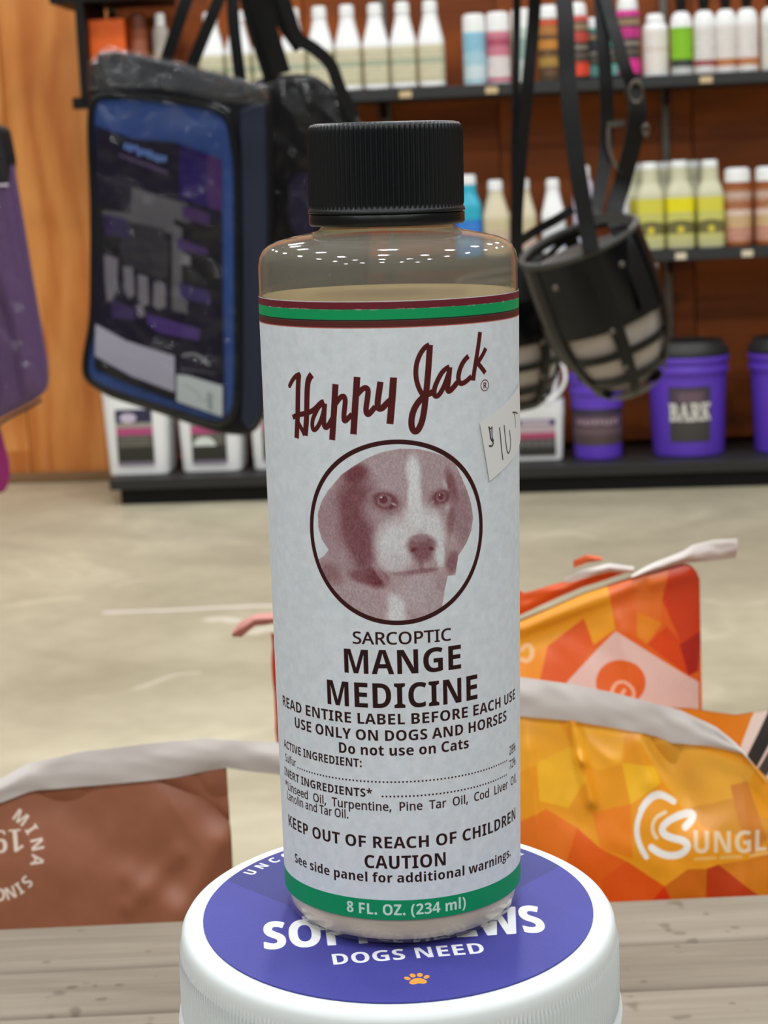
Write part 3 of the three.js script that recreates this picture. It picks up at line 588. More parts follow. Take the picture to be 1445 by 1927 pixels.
{
  // third bag, just its corner showing, orange with a white panel and black stripes
  const top = [[.1167,.7738],[.1252,.7732],[.1341,.7712],[.1441,.7693],[.152,.7703],[.1654,.772],[.1923,.7696],[.2147,.7662]], z = -0.8;
  const t = thing('treat_bag', 'orange treat bag with black stripes on a white panel, mostly hidden', 'bag', 'orange treat bags');
  t.position.set(0.16, BENCH, z);
  const x0 = top[0][0], x1 = top[top.length - 1][0], ym = Math.max(...top.map((p) => p[1])), W = 512, H = 640, g = canvas(W, H, rgb(214, 122, 14)), at = mapTo(x0, x1, BENCH, ym, W, H);
  poly(g, [[.1531,.7726],[.1502,.7681],[.1455,.7579],[.1427,.7475],[.1471,.738],[.1831,.7363],[.1833,.7735]], rgb(222, 206, 196), at);
  poly(g, [[.158,.7712],[.1473,.7524],[.1508,.7472],[.1631,.767]], rgb(36, 34, 32), at);
  poly(g, [[.164,.7651],[.1517,.7471],[.1552,.7441],[.1676,.7626]], rgb(60, 58, 56), at);
  poly(g, [[.1425,.7335],[.1831,.7386],[.1829,.7033],[.1421,.7052]], rgb(200, 70, 20), at);
  grain(g, 10, 6);
  part('pouch', pouchGeo(top, BENCH, 0, 0.012, 31, [], 40, 40, 0.0014).translate(-0.16, -BENCH, 0), film(g), t);
}
{
  // tall orange bag behind, its torn strips curling away at both ends
  const top = [[-.0527,.7973],[-.0417,.7948],[-.0228,.7877],[.0061,.7839],[.0353,.79],[.0585,.7976],[.089,.8095],[.1132,.8162],[.1193,.8169],[.135,.8206],[.1388,.819],[.1411,.8134]], z = -0.87;
  const t = thing('treat_bag', 'orange treat bag with white diamond and torn top, behind the bottle', 'bag', 'orange treat bags');
  t.position.set(0.06, BENCH, z);
  const x0 = top[0][0], x1 = top[top.length - 1][0], ym = Math.max(...top.map((p) => p[1])), W = 1024, H = 1100, g = canvas(W, H, rgb(226, 98, 28)), at = mapTo(x0, x1, BENCH, ym, W, H);
  facets(g, at, [
    [rgb(236, 160, 34), [[.0273,.7868],[.0583,.799],[.0992,.8131],[.102,.7935],[.0919,.7864],[.0881,.7984],[.0712,.7865],[.0581,.7803],[.0269,.7766]]], [rgb(224, 92, 30), [[.0712,.7865],[.0881,.7984],[.0915,.7872],[.0798,.7707],[.0664,.7662]]],
    [rgb(240, 148, 34), [[.0352,.7762],[.0582,.7811],[.0712,.7865],[.0666,.7714],[.0564,.7667]]], [rgb(224, 104, 34), [[.0992,.8123],[.1108,.8176],[.1121,.8007],[.1118,.7897],[.102,.7935]]],
    [rgb(226, 134, 30), [[.1121,.8007],[.1231,.7951],[.1159,.7861],[.1114,.7897]]], [rgb(224, 112, 38), [[.1108,.8184],[.1274,.8219],[.1237,.8052],[.1227,.796],[.1121,.8007]]],
    [rgb(206, 62, 22), [[.1237,.8052],[.1274,.821],[.1422,.8203],[.1416,.7883],[.1316,.7854]]], [rgb(216, 70, 16), [[.1159,.7861],[.1251,.7933],[.1357,.7818],[.1346,.7699]]],
    [rgb(172, 34, 24), [[.1308,.7846],[.1416,.79],[.1396,.7714],[.1346,.7699]]], [rgb(196, 50, 30), [[-.0534,.8109],[-.0448,.8021],[-.0507,.69],[-.06,.6905]]],
    [rgb(226, 192, 182), [[.102,.7927],[.1396,.7662],[.1385,.7074],[.099,.6741],[.0546,.7114],[.079,.7708]]],
  ]);
  g.fillStyle = rgb(226, 100, 36);
  { const q = at([[.1032,.7696]][0]), e = at([[.1144,.7691]][0]); g.beginPath(); g.ellipse(q[0], q[1], e[0] - q[0], (e[0] - q[0]) * 1.05, 0, 0, 7); g.fill(); }
  stroke(g, [[.0988,.7647],[.0997,.769],[.1047,.7704],[.1088,.7668],[.1087,.7625],[.1053,.761],[.1029,.7637],[.1046,.7662]], rgb(240, 178, 150), 9, at);
  stroke(g, [[.0595,.7853],[.0613,.7878],[.0637,.7868],[.0644,.7834],[.0619,.7801],[.0594,.7811]], rgb(244, 196, 140), 12, at);
  grain(g, 12, 9);
  part('pouch', pouchGeo(top, BENCH, 0, 0.02, 41, [[...[[.0597,.7951],[.1108,.8129]], 0.003, 0.003], [...[[.1192,.814],[.1385,.818]], 0.004, 0.003]], 110, 70, 0.0018).translate(-0.06, -BENCH, 0), film(g), t);
  part('back_panel', strip([[.0497,.7868],[.0585,.7976],[.089,.8095],[.1108,.8158]], [[.0504,.8066],[.059,.8104],[.0625,.8082],[.0722,.8105],[.0843,.8131],[.0964,.8175],[.1109,.8183]], -0.012, 3, 0.002).translate(-0.06, -BENCH, 0), std('#d8561e', 0.4, { side: THREE.DoubleSide }), t);
  part('opening_rim', strip([[.0809,.8128],[.0916,.8153],[.1012,.8173],[.1123,.8163]], [[.081,.8153],[.0893,.8188],[.1013,.8212],[.1109,.8193]], -0.007, 4, 0.001).translate(-0.06, -BENCH, 0), stripMat, t);
  part('opening_tip', strip([[.0857,.8185],[.0917,.8206],[.0989,.8213]], [[.0858,.8219],[.0918,.8243],[.099,.8228]], -0.014, 4, 0.001).translate(-0.06, -BENCH, 0), std('#e06a3c', 0.4, { side: THREE.DoubleSide }), t);
  part('torn_strip', strip([[.1099,.8159],[.1205,.8178],[.135,.8216],[.1386,.8217],[.1482,.8224],[.1576,.8227]], [[.1099,.8173],[.1206,.8222],[.1332,.827],[.1375,.8298],[.1472,.8318],[.1582,.832]], 0.002, 9, 0.0025, 0).translate(-0.06, -BENCH, 0), stripMat, t).userData.label = 'pale torn strip curling away from the corner';
  part('torn_strip', strip([[-.0711,.7969],[-.067,.7967],[-.0607,.8016],[-.051,.8022],[-.0419,.7911]], [[-.0709,.7996],[-.0673,.8039],[-.0604,.8071],[-.0507,.8076],[-.0417,.7948]], 0.002, 12, 0.003).translate(-0.06, -BENCH, 0), std('#cf8f86', 0.5, { side: THREE.DoubleSide }), t).userData.label = 'pink torn strip at the near corner';
}

// ---------------------------------------------------------------- racks out of the picture that carry the hanging goods
function rack(x0, x1, y, z, label) {
  const t = thing('garment_rack', label, 'rack');
  t.position.set((x0 + x1) / 2, 0, z);
  const w = x1 - x0;
  part('rail', new THREE.CylinderGeometry(0.014, 0.014, w, 20).rotateZ(Math.PI / 2), steel, t, 0, y, 0);
  for (const s of [-1, 1]) { part('post', new THREE.CylinderGeometry(0.016, 0.016, y - 0.03, 20), steel, t, s * w / 2, (y - 0.03) / 2 + 0.03, 0); part('foot', box(0.06, 0.03, 0.5, 0.01), black, t, s * w / 2, 0.015, 0); }
}
rack(-1.25, 1.3, 1.62, -3.36, 'steel rail rack carrying the zipped blanket bags');
rack(-0.95, 1.0, 1.52, -2.36, 'steel rail rack carrying the leather muzzles');

const leather = std('#080809', 0.4, { specularIntensity: 0.6 }), leatherDull = std('#070708', 0.65, { specularIntensity: 0.5 }), vinyl = (c, t = 0.9) => new THREE.MeshPhysicalMaterial({ color: new THREE.Color(c), roughness: 0.07, transmission: t, thickness: 0, ior: 1.45, specularIntensity: 0.35, side: THREE.DoubleSide });
function wrinkled(outline, z, amp, seed, nu = 50, nv = 60, scale = 26, folds = false) {   // a loose clear sheet over an outline
  const xs = outline.map((p) => p[0]), ys = outline.map((p) => p[1]), x0 = Math.min(...xs), x1 = Math.max(...xs), y0 = Math.min(...ys), y1 = Math.max(...ys);
  const span = (y) => {                                                      // where the outline is crossed at a height
    const hit = [];
    outline.forEach((p, i) => { const q = outline[(i + 1) % outline.length]; if ((p[1] - y) * (q[1] - y) < 0) hit.push(lerp(p[0], q[0], (y - p[1]) / (q[1] - p[1]))); });
    return hit.length > 1 ? [Math.min(...hit), Math.max(...hit)] : [(x0 + x1) / 2, (x0 + x1) / 2];
  };
  return grid(nu, nv, (u, v) => {
    const y = lerp(y0 + 0.001, y1 - 0.001, v), [a, b] = span(y), x = lerp(a, b, u), e = Math.min(1, 8 * Math.min(u, 1 - u, v, 1 - v));
    const w = Math.pow(1 - Math.abs(2 * fbm(x * scale + y * 9, y * scale * 0.8 - x * 7, seed, 3) - 1), 3) * amp + fbm(x * 70, y * 60, seed + 3, 2) * amp * 0.4;
    if (folds) return [x, y, z + e * amp * Math.pow(0.5 + 0.5 * Math.sin(x * 125 + y * 16 + 6 * fbm(x * 9, y * 5, seed, 2)), 1.4)];
    return [x, y, z + e * w];
  });
}
{
  // zipped blanket bag: dark body, blue cloth behind a clear wrinkled front, a printed card inside
  const z = -3.3, t = thing('blanket_bag', 'clear zipped bag with folded blue blanket and dark printed card', 'bag', null);
  t.position.set(-0.33, 0.72, z);
  const off = (g) => g.translate(0.33, -0.72, 0);
  const outer = rounded([[-.4502,1.2018],[-.4192,1.2225],[-.342,1.2055],[-.2221,1.1713],[-.1571,1.1479],[-.1673,.9289],[-.1897,.682],[-.2,.5924],[-.2209,.5735],[-.2745,.5795],[-.3709,.6183],[-.4584,.6512],[-.4941,.6779],[-.4976,.705],[-.479,.7666],[-.4619,.9596],[-.4516,1.1319]], 0.02, 3);
  part('bag_body', off(slab(outer, 0.13, 0.012, 3).translate(0, 0, 0)), std('#090b12', 0.5, { specularIntensity: 0.5 }), t);
  const front = rounded([[-.4471,1.1471],[-.3808,1.1459],[-.2684,1.1272],[-.2257,1.109],[-.216,1.0354],[-.2272,.8084],[-.2397,.6213],[-.2646,.5954],[-.3701,.6318],[-.4574,.6655],[-.4883,.6849],[-.4881,.7135],[-.4706,.784],[-.4566,.9593]], 0.02, 3);
  const clothG = canvas(256, 512);
  paint(clothG, (x, y) => { const n = (hash(x, y >> 1, 6) - 0.5) * 30; return [31 + n * 0.3, 62 + n * 0.4, 122 + n * 0.5]; });
  const cloth = off(slab(front, 0.02, 0.006, 2).translate(0, 0, 0.012));
  part('folded_blanket', planarUV(cloth, -0.16, 0.14, 0, 0.62), new THREE.MeshPhysicalMaterial({ map: texture(clothG), roughness: 0.8 }), t).userData.label = 'folded blue blanket';
  // card with its print
  const cardPts = [[-.4433,1.1007],[-.3854,1.0757],[-.3158,1.0675],[-.2405,1.0365],[-.25,.8448],[-.2601,.6096],[-.3425,.6423],[-.4122,.6724],[-.4728,.7021],[-.4576,.9069]];
  const xs = cardPts.map((p) => p[0]), ys = cardPts.map((p) => p[1]), x0 = Math.min(...xs), x1 = Math.max(...xs), y0 = Math.min(...ys), y1 = Math.max(...ys);
  const W = 600, H = 1200, g = canvas(W, H, rgb(17, 10, 32)), at = mapTo(x0, x1, y0, y1, W, H);
  const pl = (pts, c) => poly(g, pts, c, at);
  pl([[-.3068,1.0722],[-.2347,1.0449],[-.2403,.9496],[-.3127,.9773]], rgb(30, 12, 78)); pl([[-.2622,1.0547],[-.2347,1.0449],[-.2403,.9496],[-.2678,.9613]], rgb(60, 32, 84));
  pl([[-.4537,.9766],[-.2413,.9322],[-.2485,.8094],[-.2875,.8112],[-.4597,.8895]], rgb(17, 15, 20));
  pl([[-.3906,.9981],[-.3001,.9663],[-.2994,.9348],[-.3236,.9429],[-.3269,.9186],[-.3901,.9389],[-.4414,.9499],[-.4405,.963],[-.3951,.9566]], rgb(78, 76, 80)); pl([[-.4065,.944],[-.3422,.928],[-.3374,.8927],[-.3402,.8489],[-.3564,.8452],[-.408,.8696],[-.4168,.8963]], rgb(40, 38, 44));
  pl([[-.3276,.9361],[-.3123,.9267],[-.3194,.8126],[-.3126,.807],[-.3104,.7856],[-.3365,.7939]], rgb(84, 82, 86)); pl([[-.3198,.892],[-.301,.8806],[-.302,.8648],[-.3211,.8709]], rgb(92, 88, 92));
  for (const q of [[[-.4437,.8905],[-.4213,.8825],[-.4263,.8351],[-.4349,.8125],[-.4437,.8129],[-.4451,.8448]], [[-.4133,.8698],[-.3975,.8673],[-.3969,.8232],[-.4063,.8148],[-.4127,.8257]], [[-.3894,.8564],[-.3738,.8504],[-.375,.8045],[-.3876,.8015],[-.392,.8159]], [[-.3636,.8429],[-.3463,.8368],[-.3468,.7997],[-.3596,.7949],[-.368,.8024]], [[-.3961,.8072],[-.384,.8031],[-.3816,.7853],[-.3941,.7841]]]) pl(q, rgb(104, 100, 108));
  pl([[-.309,.9658],[-.2659,.949],[-.2671,.929],[-.3103,.944]], rgb(58, 36, 80)); pl([[-.3211,.9131],[-.272,.8916],[-.2708,.8827],[-.3215,.892]], rgb(62, 44, 88)); pl([[-.323,.8393],[-.2727,.8211],[-.2722,.7999],[-.3229,.8128]], rgb(50, 40, 84));
  pl([[-.4382,.8162],[-.3985,.7985],[-.3998,.779],[-.4367,.786]], rgb(48, 34, 78)); pl([[-.3778,.7887],[-.2923,.7599],[-.2953,.7405],[-.362,.7577],[-.3805,.7746]], rgb(64, 44, 104));
  pl([[-.4409,.9569],[-.4028,.9465],[-.3998,.9131],[-.4397,.9236]], rgb(40, 30, 66));
  pl([[-.4658,.7767],[-.4162,.746],[-.3378,.7174],[-.3407,.6566],[-.4112,.6867],[-.4704,.7234]], rgb(158, 156, 172));
  for (let k = 1; k < 7; k++) stroke(g, [[lerp(x0, x1, 0.02), lerp(y0, y1, 0.27 - k * 0.018)], [lerp(x0, x1, 0.6), lerp(y0, y1, 0.155 - k * 0.018)]], 'rgba(120,118,136,0.5)', 2, at);
  pl([[-.4707,.7199],[-.4115,.6832],[-.3418,.653],[-.3425,.6423],[-.4122,.6724],[-.4727,.7039]], rgb(22, 20, 24));
  stroke(g, [[-.3235,.7168],[-.309,.7215],[-.2934,.7136],[-.2816,.7005]], rgb(126, 126, 128), 10, at); stroke(g, [[-.3302,.6956],[-.3036,.6926],[-.2737,.6841]], rgb(70, 70, 72), 7, at);
  pl([[-.3362,.686],[-.3202,.6844],[-.2606,.6637],[-.2641,.6026],[-.2835,.6089],[-.3398,.6277]], rgb(176, 184, 186));
  stroke(g, [[-.3247,.6684],[-.297,.6528],[-.3047,.6441],[-.2871,.6397]], 'rgba(110,120,122,0.6)', 5, at); pl([[-.288,.6542],[-.2774,.6519],[-.2792,.6213],[-.2879,.6254]], 'rgba(110,120,124,0.6)');
  g.save(); { const a = at([[-.3984,1.066]][0]), b = at([[-.33,1.037]][0]); g.translate(...a); g.rotate(Math.atan2(b[1] - a[1], b[0] - a[0])); const w = Math.hypot(b[0] - a[0], b[1] - a[1]); g.fillStyle = rgb(92, 124, 186); for (let i = 0; i < 9; i++) g.fillRect(w * (i / 9), -12 - (i % 3) * 3, w / 13, 24 + (i % 2) * 6); g.fillStyle = rgb(74, 58, 92); g.fillRect(-12, 36, w * 1.15, 12); } g.restore();
  grain(g, 10, 4);
  const card = off(slab(cardPts, 0.003, 0.0008, 1).translate(0, 0, 0.017));
  part('printed_card', planarUV(card, x0 + 0.33, x1 + 0.33, y0 - 0.72, y1 - 0.72), new THREE.MeshPhysicalMaterial({ map: texture(g), roughness: 0.55, specularIntensity: 0.4 }), t).userData.label = 'dark printed insert card';
  const pipe = rounded(front, 0.01, 2);
  part('piping', off(tube(front.filter((p, i) => i % 2 === 0).map((p) => [p[0], p[1], 0.012]), 0.006, 160, true, 8)), black, t).userData.label = 'black edge piping';
  part('side_gusset', off(slab(rounded([[-.2078,1.1168],[-.1635,1.1277],[-.1717,.9291],[-.191,.691],[-.2031,.6016],[-.2204,.5825],[-.2354,.6031],[-.2189,.861]], 0.012, 3), 0.014, 0.004, 2).translate(0, 0, 0.008)), std('#161d33', 0.45), t);
  part('top_gusset', off(slab(rounded([[-.437,1.2165],[-.4064,1.2186],[-.3335,1.2018],[-.2223,1.1679],[-.1625,1.1447],[-.2156,1.1334],[-.3104,1.1547],[-.4231,1.1649]], 0.008, 3), 0.02, 0.005, 2).translate(0, 0, 0.012)), std('#23272c', 0.3), t);
  const cover = vinyl('#f7f8fa', 1), vinylTop = vinyl('#f7f8fa', 0.985);
  vinylTop.specularIntensity = 1; vinylTop.roughness = 0.12;
  part('vinyl_front', off(wrinkled(rounded([[-.4445,1.159],[-.3368,1.1508],[-.2163,1.1215],[-.2107,1.0351],[-.2237,.8083],[-.2364,.6158],[-.2649,.59],[-.3703,.6273],[-.4868,.6812],[-.4845,.7133],[-.4664,.8193],[-.4489,1.0458]], 0.02, 3), 0.022, 0.013, 71, 70, 110, 17)), cover, t).userData.label = 'clear wrinkled vinyl front';
  part('vinyl_top', off(wrinkled([[-.4469,1.2],[-.4146,1.2257],[-.3332,1.2069],[-.222,1.173],[-.1553,1.1496],[-.1569,1.1188],[-.2161,1.1249],[-.3367,1.1525],[-.4482,1.1557]], 0.034, 0.036, 75, 130, 36, 40)), vinylTop, t).userData.label = 'clear wrinkled vinyl top';
  for (const [i, a] of [[[-.2612,1.3604],[-.2886,1.2945],[-.3344,1.1882]], [[-.2061,1.358],[-.2367,1.2922],[-.2952,1.1745]], [[-.2078,1.358],[-.2126,1.2743],[-.2051,1.1338]]].entries()) part('carry_strap', flat(off(ribbon([[a[0][0], 1.63, -0.06 + i * 0.004], ...a.map((p, k) => [p[0], p[1], [-0.05, -0.04, -0.05][k] - i * 0.008])], 0.02, 0.004))), leatherDull, t);
}
{
  // second zipped bag behind it, black
  const z = -3.47, t = thing('blanket_bag', 'glossy black zipped bag hanging behind the bottle cap', 'bag', null);
  t.position.set(-0.12, 0.8, z);
  const off = (g) => g.translate(0.12, -0.8, 0);
  const outer = rounded([[-.1974,1.1713],[-.1511,1.1782],[-.087,1.1772],[-.0499,1.1468],[-.0258,1.1142],[.0003,1.0815],[.0062,1.0086],[-.0202,.6386],[-.069,.603],[-.2195,.6098],[-.2153,.8532]], 0.02, 3);
  part('bag_body', off(slab(outer, 0.1, 0.012, 3)), std('#070609', 0.4, { specularIntensity: 0.5 }), t);
  part('purple_lining', off(slab(rounded([[-.1373,1.0059],[-.0953,1.0131],[-.0907,.9214],[-.1116,.8763],[-.1463,.9239]], 0.02, 3), 0.006, 0.002, 1).translate(0, 0, 0.005)), std('#150a30', 0.6), t);
  part('vinyl_front', off(wrinkled(rounded([[-.1717,1.1702],[-.0873,1.17],[-.0575,1.1418],[-.0308,1.1054],[-.0093,1.0728],[-.0034,.9999],[-.0287,.6579],[-.1976,.6656],[-.1879,.9441]], 0.02, 3), 0.008, 0.012, 91, 50, 80, 20)), vinyl('#f7f8fa', 1), t).userData.label = 'clear wrinkled vinyl front';
  for (const [i, a] of [[[-.1859,1.375],[-.1722,1.295],[-.142,1.1778]], [[-.1623,1.374],[-.1453,1.285],[-.1068,1.2192]], [[-.2022,1.3758],[-.1908,1.287],[-.1608,1.1697]]].entries()) part('carry_strap', flat(off(ribbon([[a[0][0], 1.64, 0.11], ...a.map((p, k) => [p[0], p[1], 0.03 - k * 0.01 - i * 0.003])], i === 0 ? 0.034 : 0.024, 0.004))), leatherDull, t);
  const e = [[-.1587,1.3738],[-.1285,1.2931],[-.1096,1.2354],[-.0849,1.2182],[-.057,1.1902],[-.0425,1.1483],[-.0191,1.0986]];
  part('carry_strap', flat(off(ribbon([[e[0][0], 1.64, 0.11], ...e.map((p, k) => [p[0], p[1], 0.03 - k * 0.002])], 0.022, 0.005, 60))), leatherDull, t);
}
{
  // purple goods in a clear bag at the edge of the picture
  const z = -2.6, t = thing('vinyl_bag', 'clear plastic bag of purple cloth in front of the wood panelling', 'bag', null);
  t.position.set(-0.52, 0.85, z);
  const off = (g) => g.translate(0.52, -0.85, 0);
  const outer = rounded([[-.5862,1.0669],[-.5021,1.0834],[-.4718,1.0821],[-.4667,1.0411],[-.4591,.9587],[-.4515,.8753],[-.4442,.8051],[-.4403,.7627],[-.4437,.736],[-.4602,.7226],[-.4893,.7111],[-.5188,.6954],[-.6174,.6999]], 0.012, 3);
  const cg = canvas(256, 512);
  paint(cg, (x, y) => { const n = (hash(x, y, 8) - 0.5) * 16; return [84 + n, 58 + n, 100 + n]; });
  const cloth = off(slab(outer, 0.05, 0.012, 3));
  part('purple_cloth', planarUV(cloth, -0.2, 0.1, -0.2, 0.2), new THREE.MeshPhysicalMaterial({ map: texture(cg), roughness: 0.7, side: THREE.DoubleSide }), t);
  part('cloth_folds', planarUV(off(wrinkled(outer, -0.004, 0.02, 29, 110, 60, 20, true)), -0.2, 0.1, -0.2, 0.2), new THREE.MeshPhysicalMaterial({ map: texture(cg), roughness: 0.7, side: THREE.DoubleSide }), t);
  part('black_trim', off(slab(rounded([[-.5839,1.0938],[-.4878,1.0896],[-.4704,1.082],[-.4653,1.0411],[-.4691,1.0105],[-.5908,1.0126]], 0.006, 2), 0.058, 0.004, 2).translate(0, 0, 0.004)), black, t);
  part('trim_seam', off(tube([[-.5633,1.01],[-.508,1.0089],[-.4685,1.0085]].map((p) => [p[0], p[1], 0.006]), 0.0012, 20)), whitePlastic, t);
  part('hem', off(tube([[-.4472,.7262],[-.4605,.7183],[-.4897,.7055],[-.5191,.6911],[-.59,.6901]].map((p) => [p[0], p[1], 0]), 0.0022, 40)), std('#2a2230', 0.5), t);
  part('vinyl_front', off(wrinkled(outer, 0.018, 0.012, 17, 40, 70, 22)), vinyl('#f4eef6', 0.985), t).userData.label = 'clear wrinkled plastic front';
  part('carry_strap', flat(off(ribbon([[-0.53, 1.53, 0.24], [-0.53, 1.3, 0.1], [-0.525, 1.02, -0.02]], 0.03, 0.003))), leatherDull, t);
  part('magenta_tail', off(slab(rounded([[-.547,.6967],[-.5119,.6937],[-.5016,.6432],[-.502,.6195],[-.5091,.6018],[-.5208,.598],[-.5545,.6039]], 0.006, 2), 0.012, 0.003, 2).translate(0, 0, -0.02)), std('#8a1c62', 0.6), t).userData.label = 'magenta cloth tail below the bag';
}

// ---------------------------------------------------------------- leather basket muzzles
function muzzle(label, straps) {
  const t = thing('basket_muzzle', label, 'muzzle', 'leather basket muzzles');
  const L = 0.19, R = (s) => 0.071 * (s < 0.35 ? 1 - 0.04 * Math.pow(1 - s / 0.35, 2) : Math.sqrt(Math.max(0, 1 - Math.pow((s - 0.35) / 0.68, 2.3))));
  const at = (s, a, off = 0) => [(R(s) + off) * Math.sin(a), -s * L - off * (s > 0.9 ? 1 : 0), (R(s) + off) * Math.cos(a) * 0.9];
  const cup = part('basket', null, std('#aaa19b', 0.75, { side: THREE.DoubleSide }), t);
  cup.userData.label = 'grey lined basket';
  cup.geometry = grid(48, 24, (u, v) => at(0.1 + v * 0.9, u * Math.PI * 2, -0.003), true);
  const band = (s0, s1, a0, a1, off, n = 40, m = 6) => mergeGeometries([1, -1].map((sg) => grid(n, m, (u, v) => at(lerp(s0, s1, v), lerp(a0, a1, u), off + (sg > 0 ? 0.0035 : 0)), sg > 0)));
  for (const [a, b] of [[0.0, 0.05], [0.44, 0.5], [0.645, 0.695], [0.83, 0.89]]) part('ring_band', band(a, b, 0, Math.PI * 2, 0.0005, 72), leather, cup);
  part('nose_panel', band(0.02, 0.44, -1.75, 1.75, 0.0008, 60, 14), std('#0a0b0f', 0.22, { specularIntensity: 0.6 }), cup).userData.label = 'glossy black nose panel';
  part('side_panel', band(0.4, 0.67, -1.9, -0.75, 0.0012, 30, 8), std('#0a0b0d', 0.3), cup);
  for (let k = 0; k < 6; k++) { const a = (k * Math.PI * 2) / 6 + 0.2; part('long_band', band(0.02, 0.985, a - 0.11, a + 0.11, 0.002, 4, 24), leather, cup); }
  part('nose_cap', band(0.95, 1.0, 0, Math.PI * 2, 0.0015, 40, 6), leather, cup);
  part('rim_roll', tube(Array.from({ length: 24 }, (_, i) => at(0, (i / 24) * Math.PI * 2, 0.002)), 0.0045, 96, true), std('#3a3936', 0.4), cup);
  for (const [s, a] of [[0.14, 0.62], [0.14, -0.5], [0.5, 0.12], [0.5, 1.02], [0.76, 0.12], [0.3, 1.5]]) { const p = at(s, a, 0.0045); const r = part('rivet', new THREE.SphereGeometry(0.004, 12, 8), std('#6a655f', 0.4, { metalness: 0.6 }), cup, ...p); r.scale.z = 0.6; }
  return [t, cup];
}
{
  const z = -2.3, [t, cup] = muzzle('large black leather basket muzzle hanging before the purple buckets');
  const o = [[.2394,.9131]][0];
  t.position.set(o[0], o[1] - 0.2, z);
  cup.position.set(0, 0.2, 0); cup.rotation.set(0.2, -0.2, 0.34, 'ZXY');
  const loc = (pts, zz) => pts.map((p, i) => [p[0] - o[0], p[1] - o[1] + 0.2, Array.isArray(zz) ? zz[i] : zz]);
  const S = (name, pts, zz, w, m = leather, th = 0.004, n = 50) => part(name, flat(ribbon(loc(pts, zz), w, th, n)), m, t);
  S('cheek_strap', [[.2203,1.2626],[.2277,1.1863],[.2275,1.0977],[.2334,1.0075],[.2424,.9343],[.2465,.9036]], [-0.06, 0.03, 0.05, 0.06, 0.066, 0.07], 0.019);
  S('cheek_strap', [[.2684,1.2605],[.2784,1.1841],[.2848,1.1485],[.2947,1.1066],[.3039,1.0823]], [-0.06, 0.0, 0.02, 0.03, 0.03], 0.014);
  S('buckle_strap', [[.3027,1.0854],[.307,1.0583],[.3012,1.0225],[.2904,.9808],[.2785,.9449],[.284,.9202],[.2992,.8828],[.3166,.8326]], [0.03, 0.034, 0.03, 0.02, 0.03, 0.045, 0.05, 0.05], 0.02);
  S('buckle_strap', [[.2768,1.2601],[.273,1.1608],[.2749,1.0956],[.2749,1.0478],[.2714,1.0058],[.2591,.9579],[.2498,.934]], [-0.06, 0.0, 0.01, 0.01, 0.014, 0.03, 0.05], 0.015);
  S('keeper', [[.2736,1.0442],[.2944,1.0457]], 0.02, 0.007, std('#4a433d', 0.5));
  S('keeper', [[.2748,1.0418],[.2754,1.0177],[.2834,.9962],[.2895,.9917]], 0.021, 0.004, std('#5a5048', 0.5));
  S('keeper', [[.2475,.939],[.2722,.9403],[.2955,.9356]], [0.06, 0.055, 0.05], 0.011, std('#3c3a38', 0.5));
  for (const [x, p] of [[0, [[.305,1.0787]]], [1, [[.315,1.0364]]]]) { const q = loc(p, 0.038)[0]; part('buckle', new THREE.TorusGeometry(x ? 0.004 : 0.009, 0.0022, 8, 20), std('#5c554e', 0.4, { metalness: 0.5 }), t, ...q).scale.set(0.8, 1.3, 1); }
}
{
  const [t, cup] = muzzle('black leather basket muzzle half hidden behind the medicine bottle');
  const o = [[.1616,.8691]][0];
  t.position.set(o[0], o[1] - 0.2, -2.45);
  cup.position.set(0, 0.2, 0); cup.rotation.set(0.05, 0.5, 0.1, 'ZXY'); cup.scale.setScalar(0.86);
  const loc = (pts, zz) => pts.map((p, i) => [p[0] - o[0], p[1] - o[1] + 0.2, zz[i]]);
  const S = (name, pts, zz, w) => part(name, flat(ribbon(loc(pts, zz), w, 0.004, 50)), leather, t);
  S('cheek_strap', [[.2027,1.2811],[.2065,1.2001],[.194,1.0935],[.1835,1.0109],[.1752,.9207],[.1774,.8684],[.1845,.8418]], [0.09, 0.05, 0.05, 0.05, 0.05, 0.055, 0.06], 0.015);
  S('cheek_strap', [[.1861,1.2818],[.1859,1.201],[.181,1.0941],[.177,1.0112],[.1741,.9273]], [0.09, 0.04, 0.04, 0.04, 0.045], 0.009);
  S('loop_strap', [[.1789,.9128],[.1977,.9249],[.2244,.938],[.2443,.9488]], [0.05, 0.06, 0.06, 0.05], 0.011);
  S('loop_strap', [[.1935,.8768],[.2098,.8931],[.2288,.9105],[.2501,.92]], [0.06, 0.07, 0.075, 0.07], 0.007);
  S('loop_strap', [[.191,.8809],[.1917,.8612],[.1964,.8446]], [0.06, 0.062, 0.06], 0.008);
}
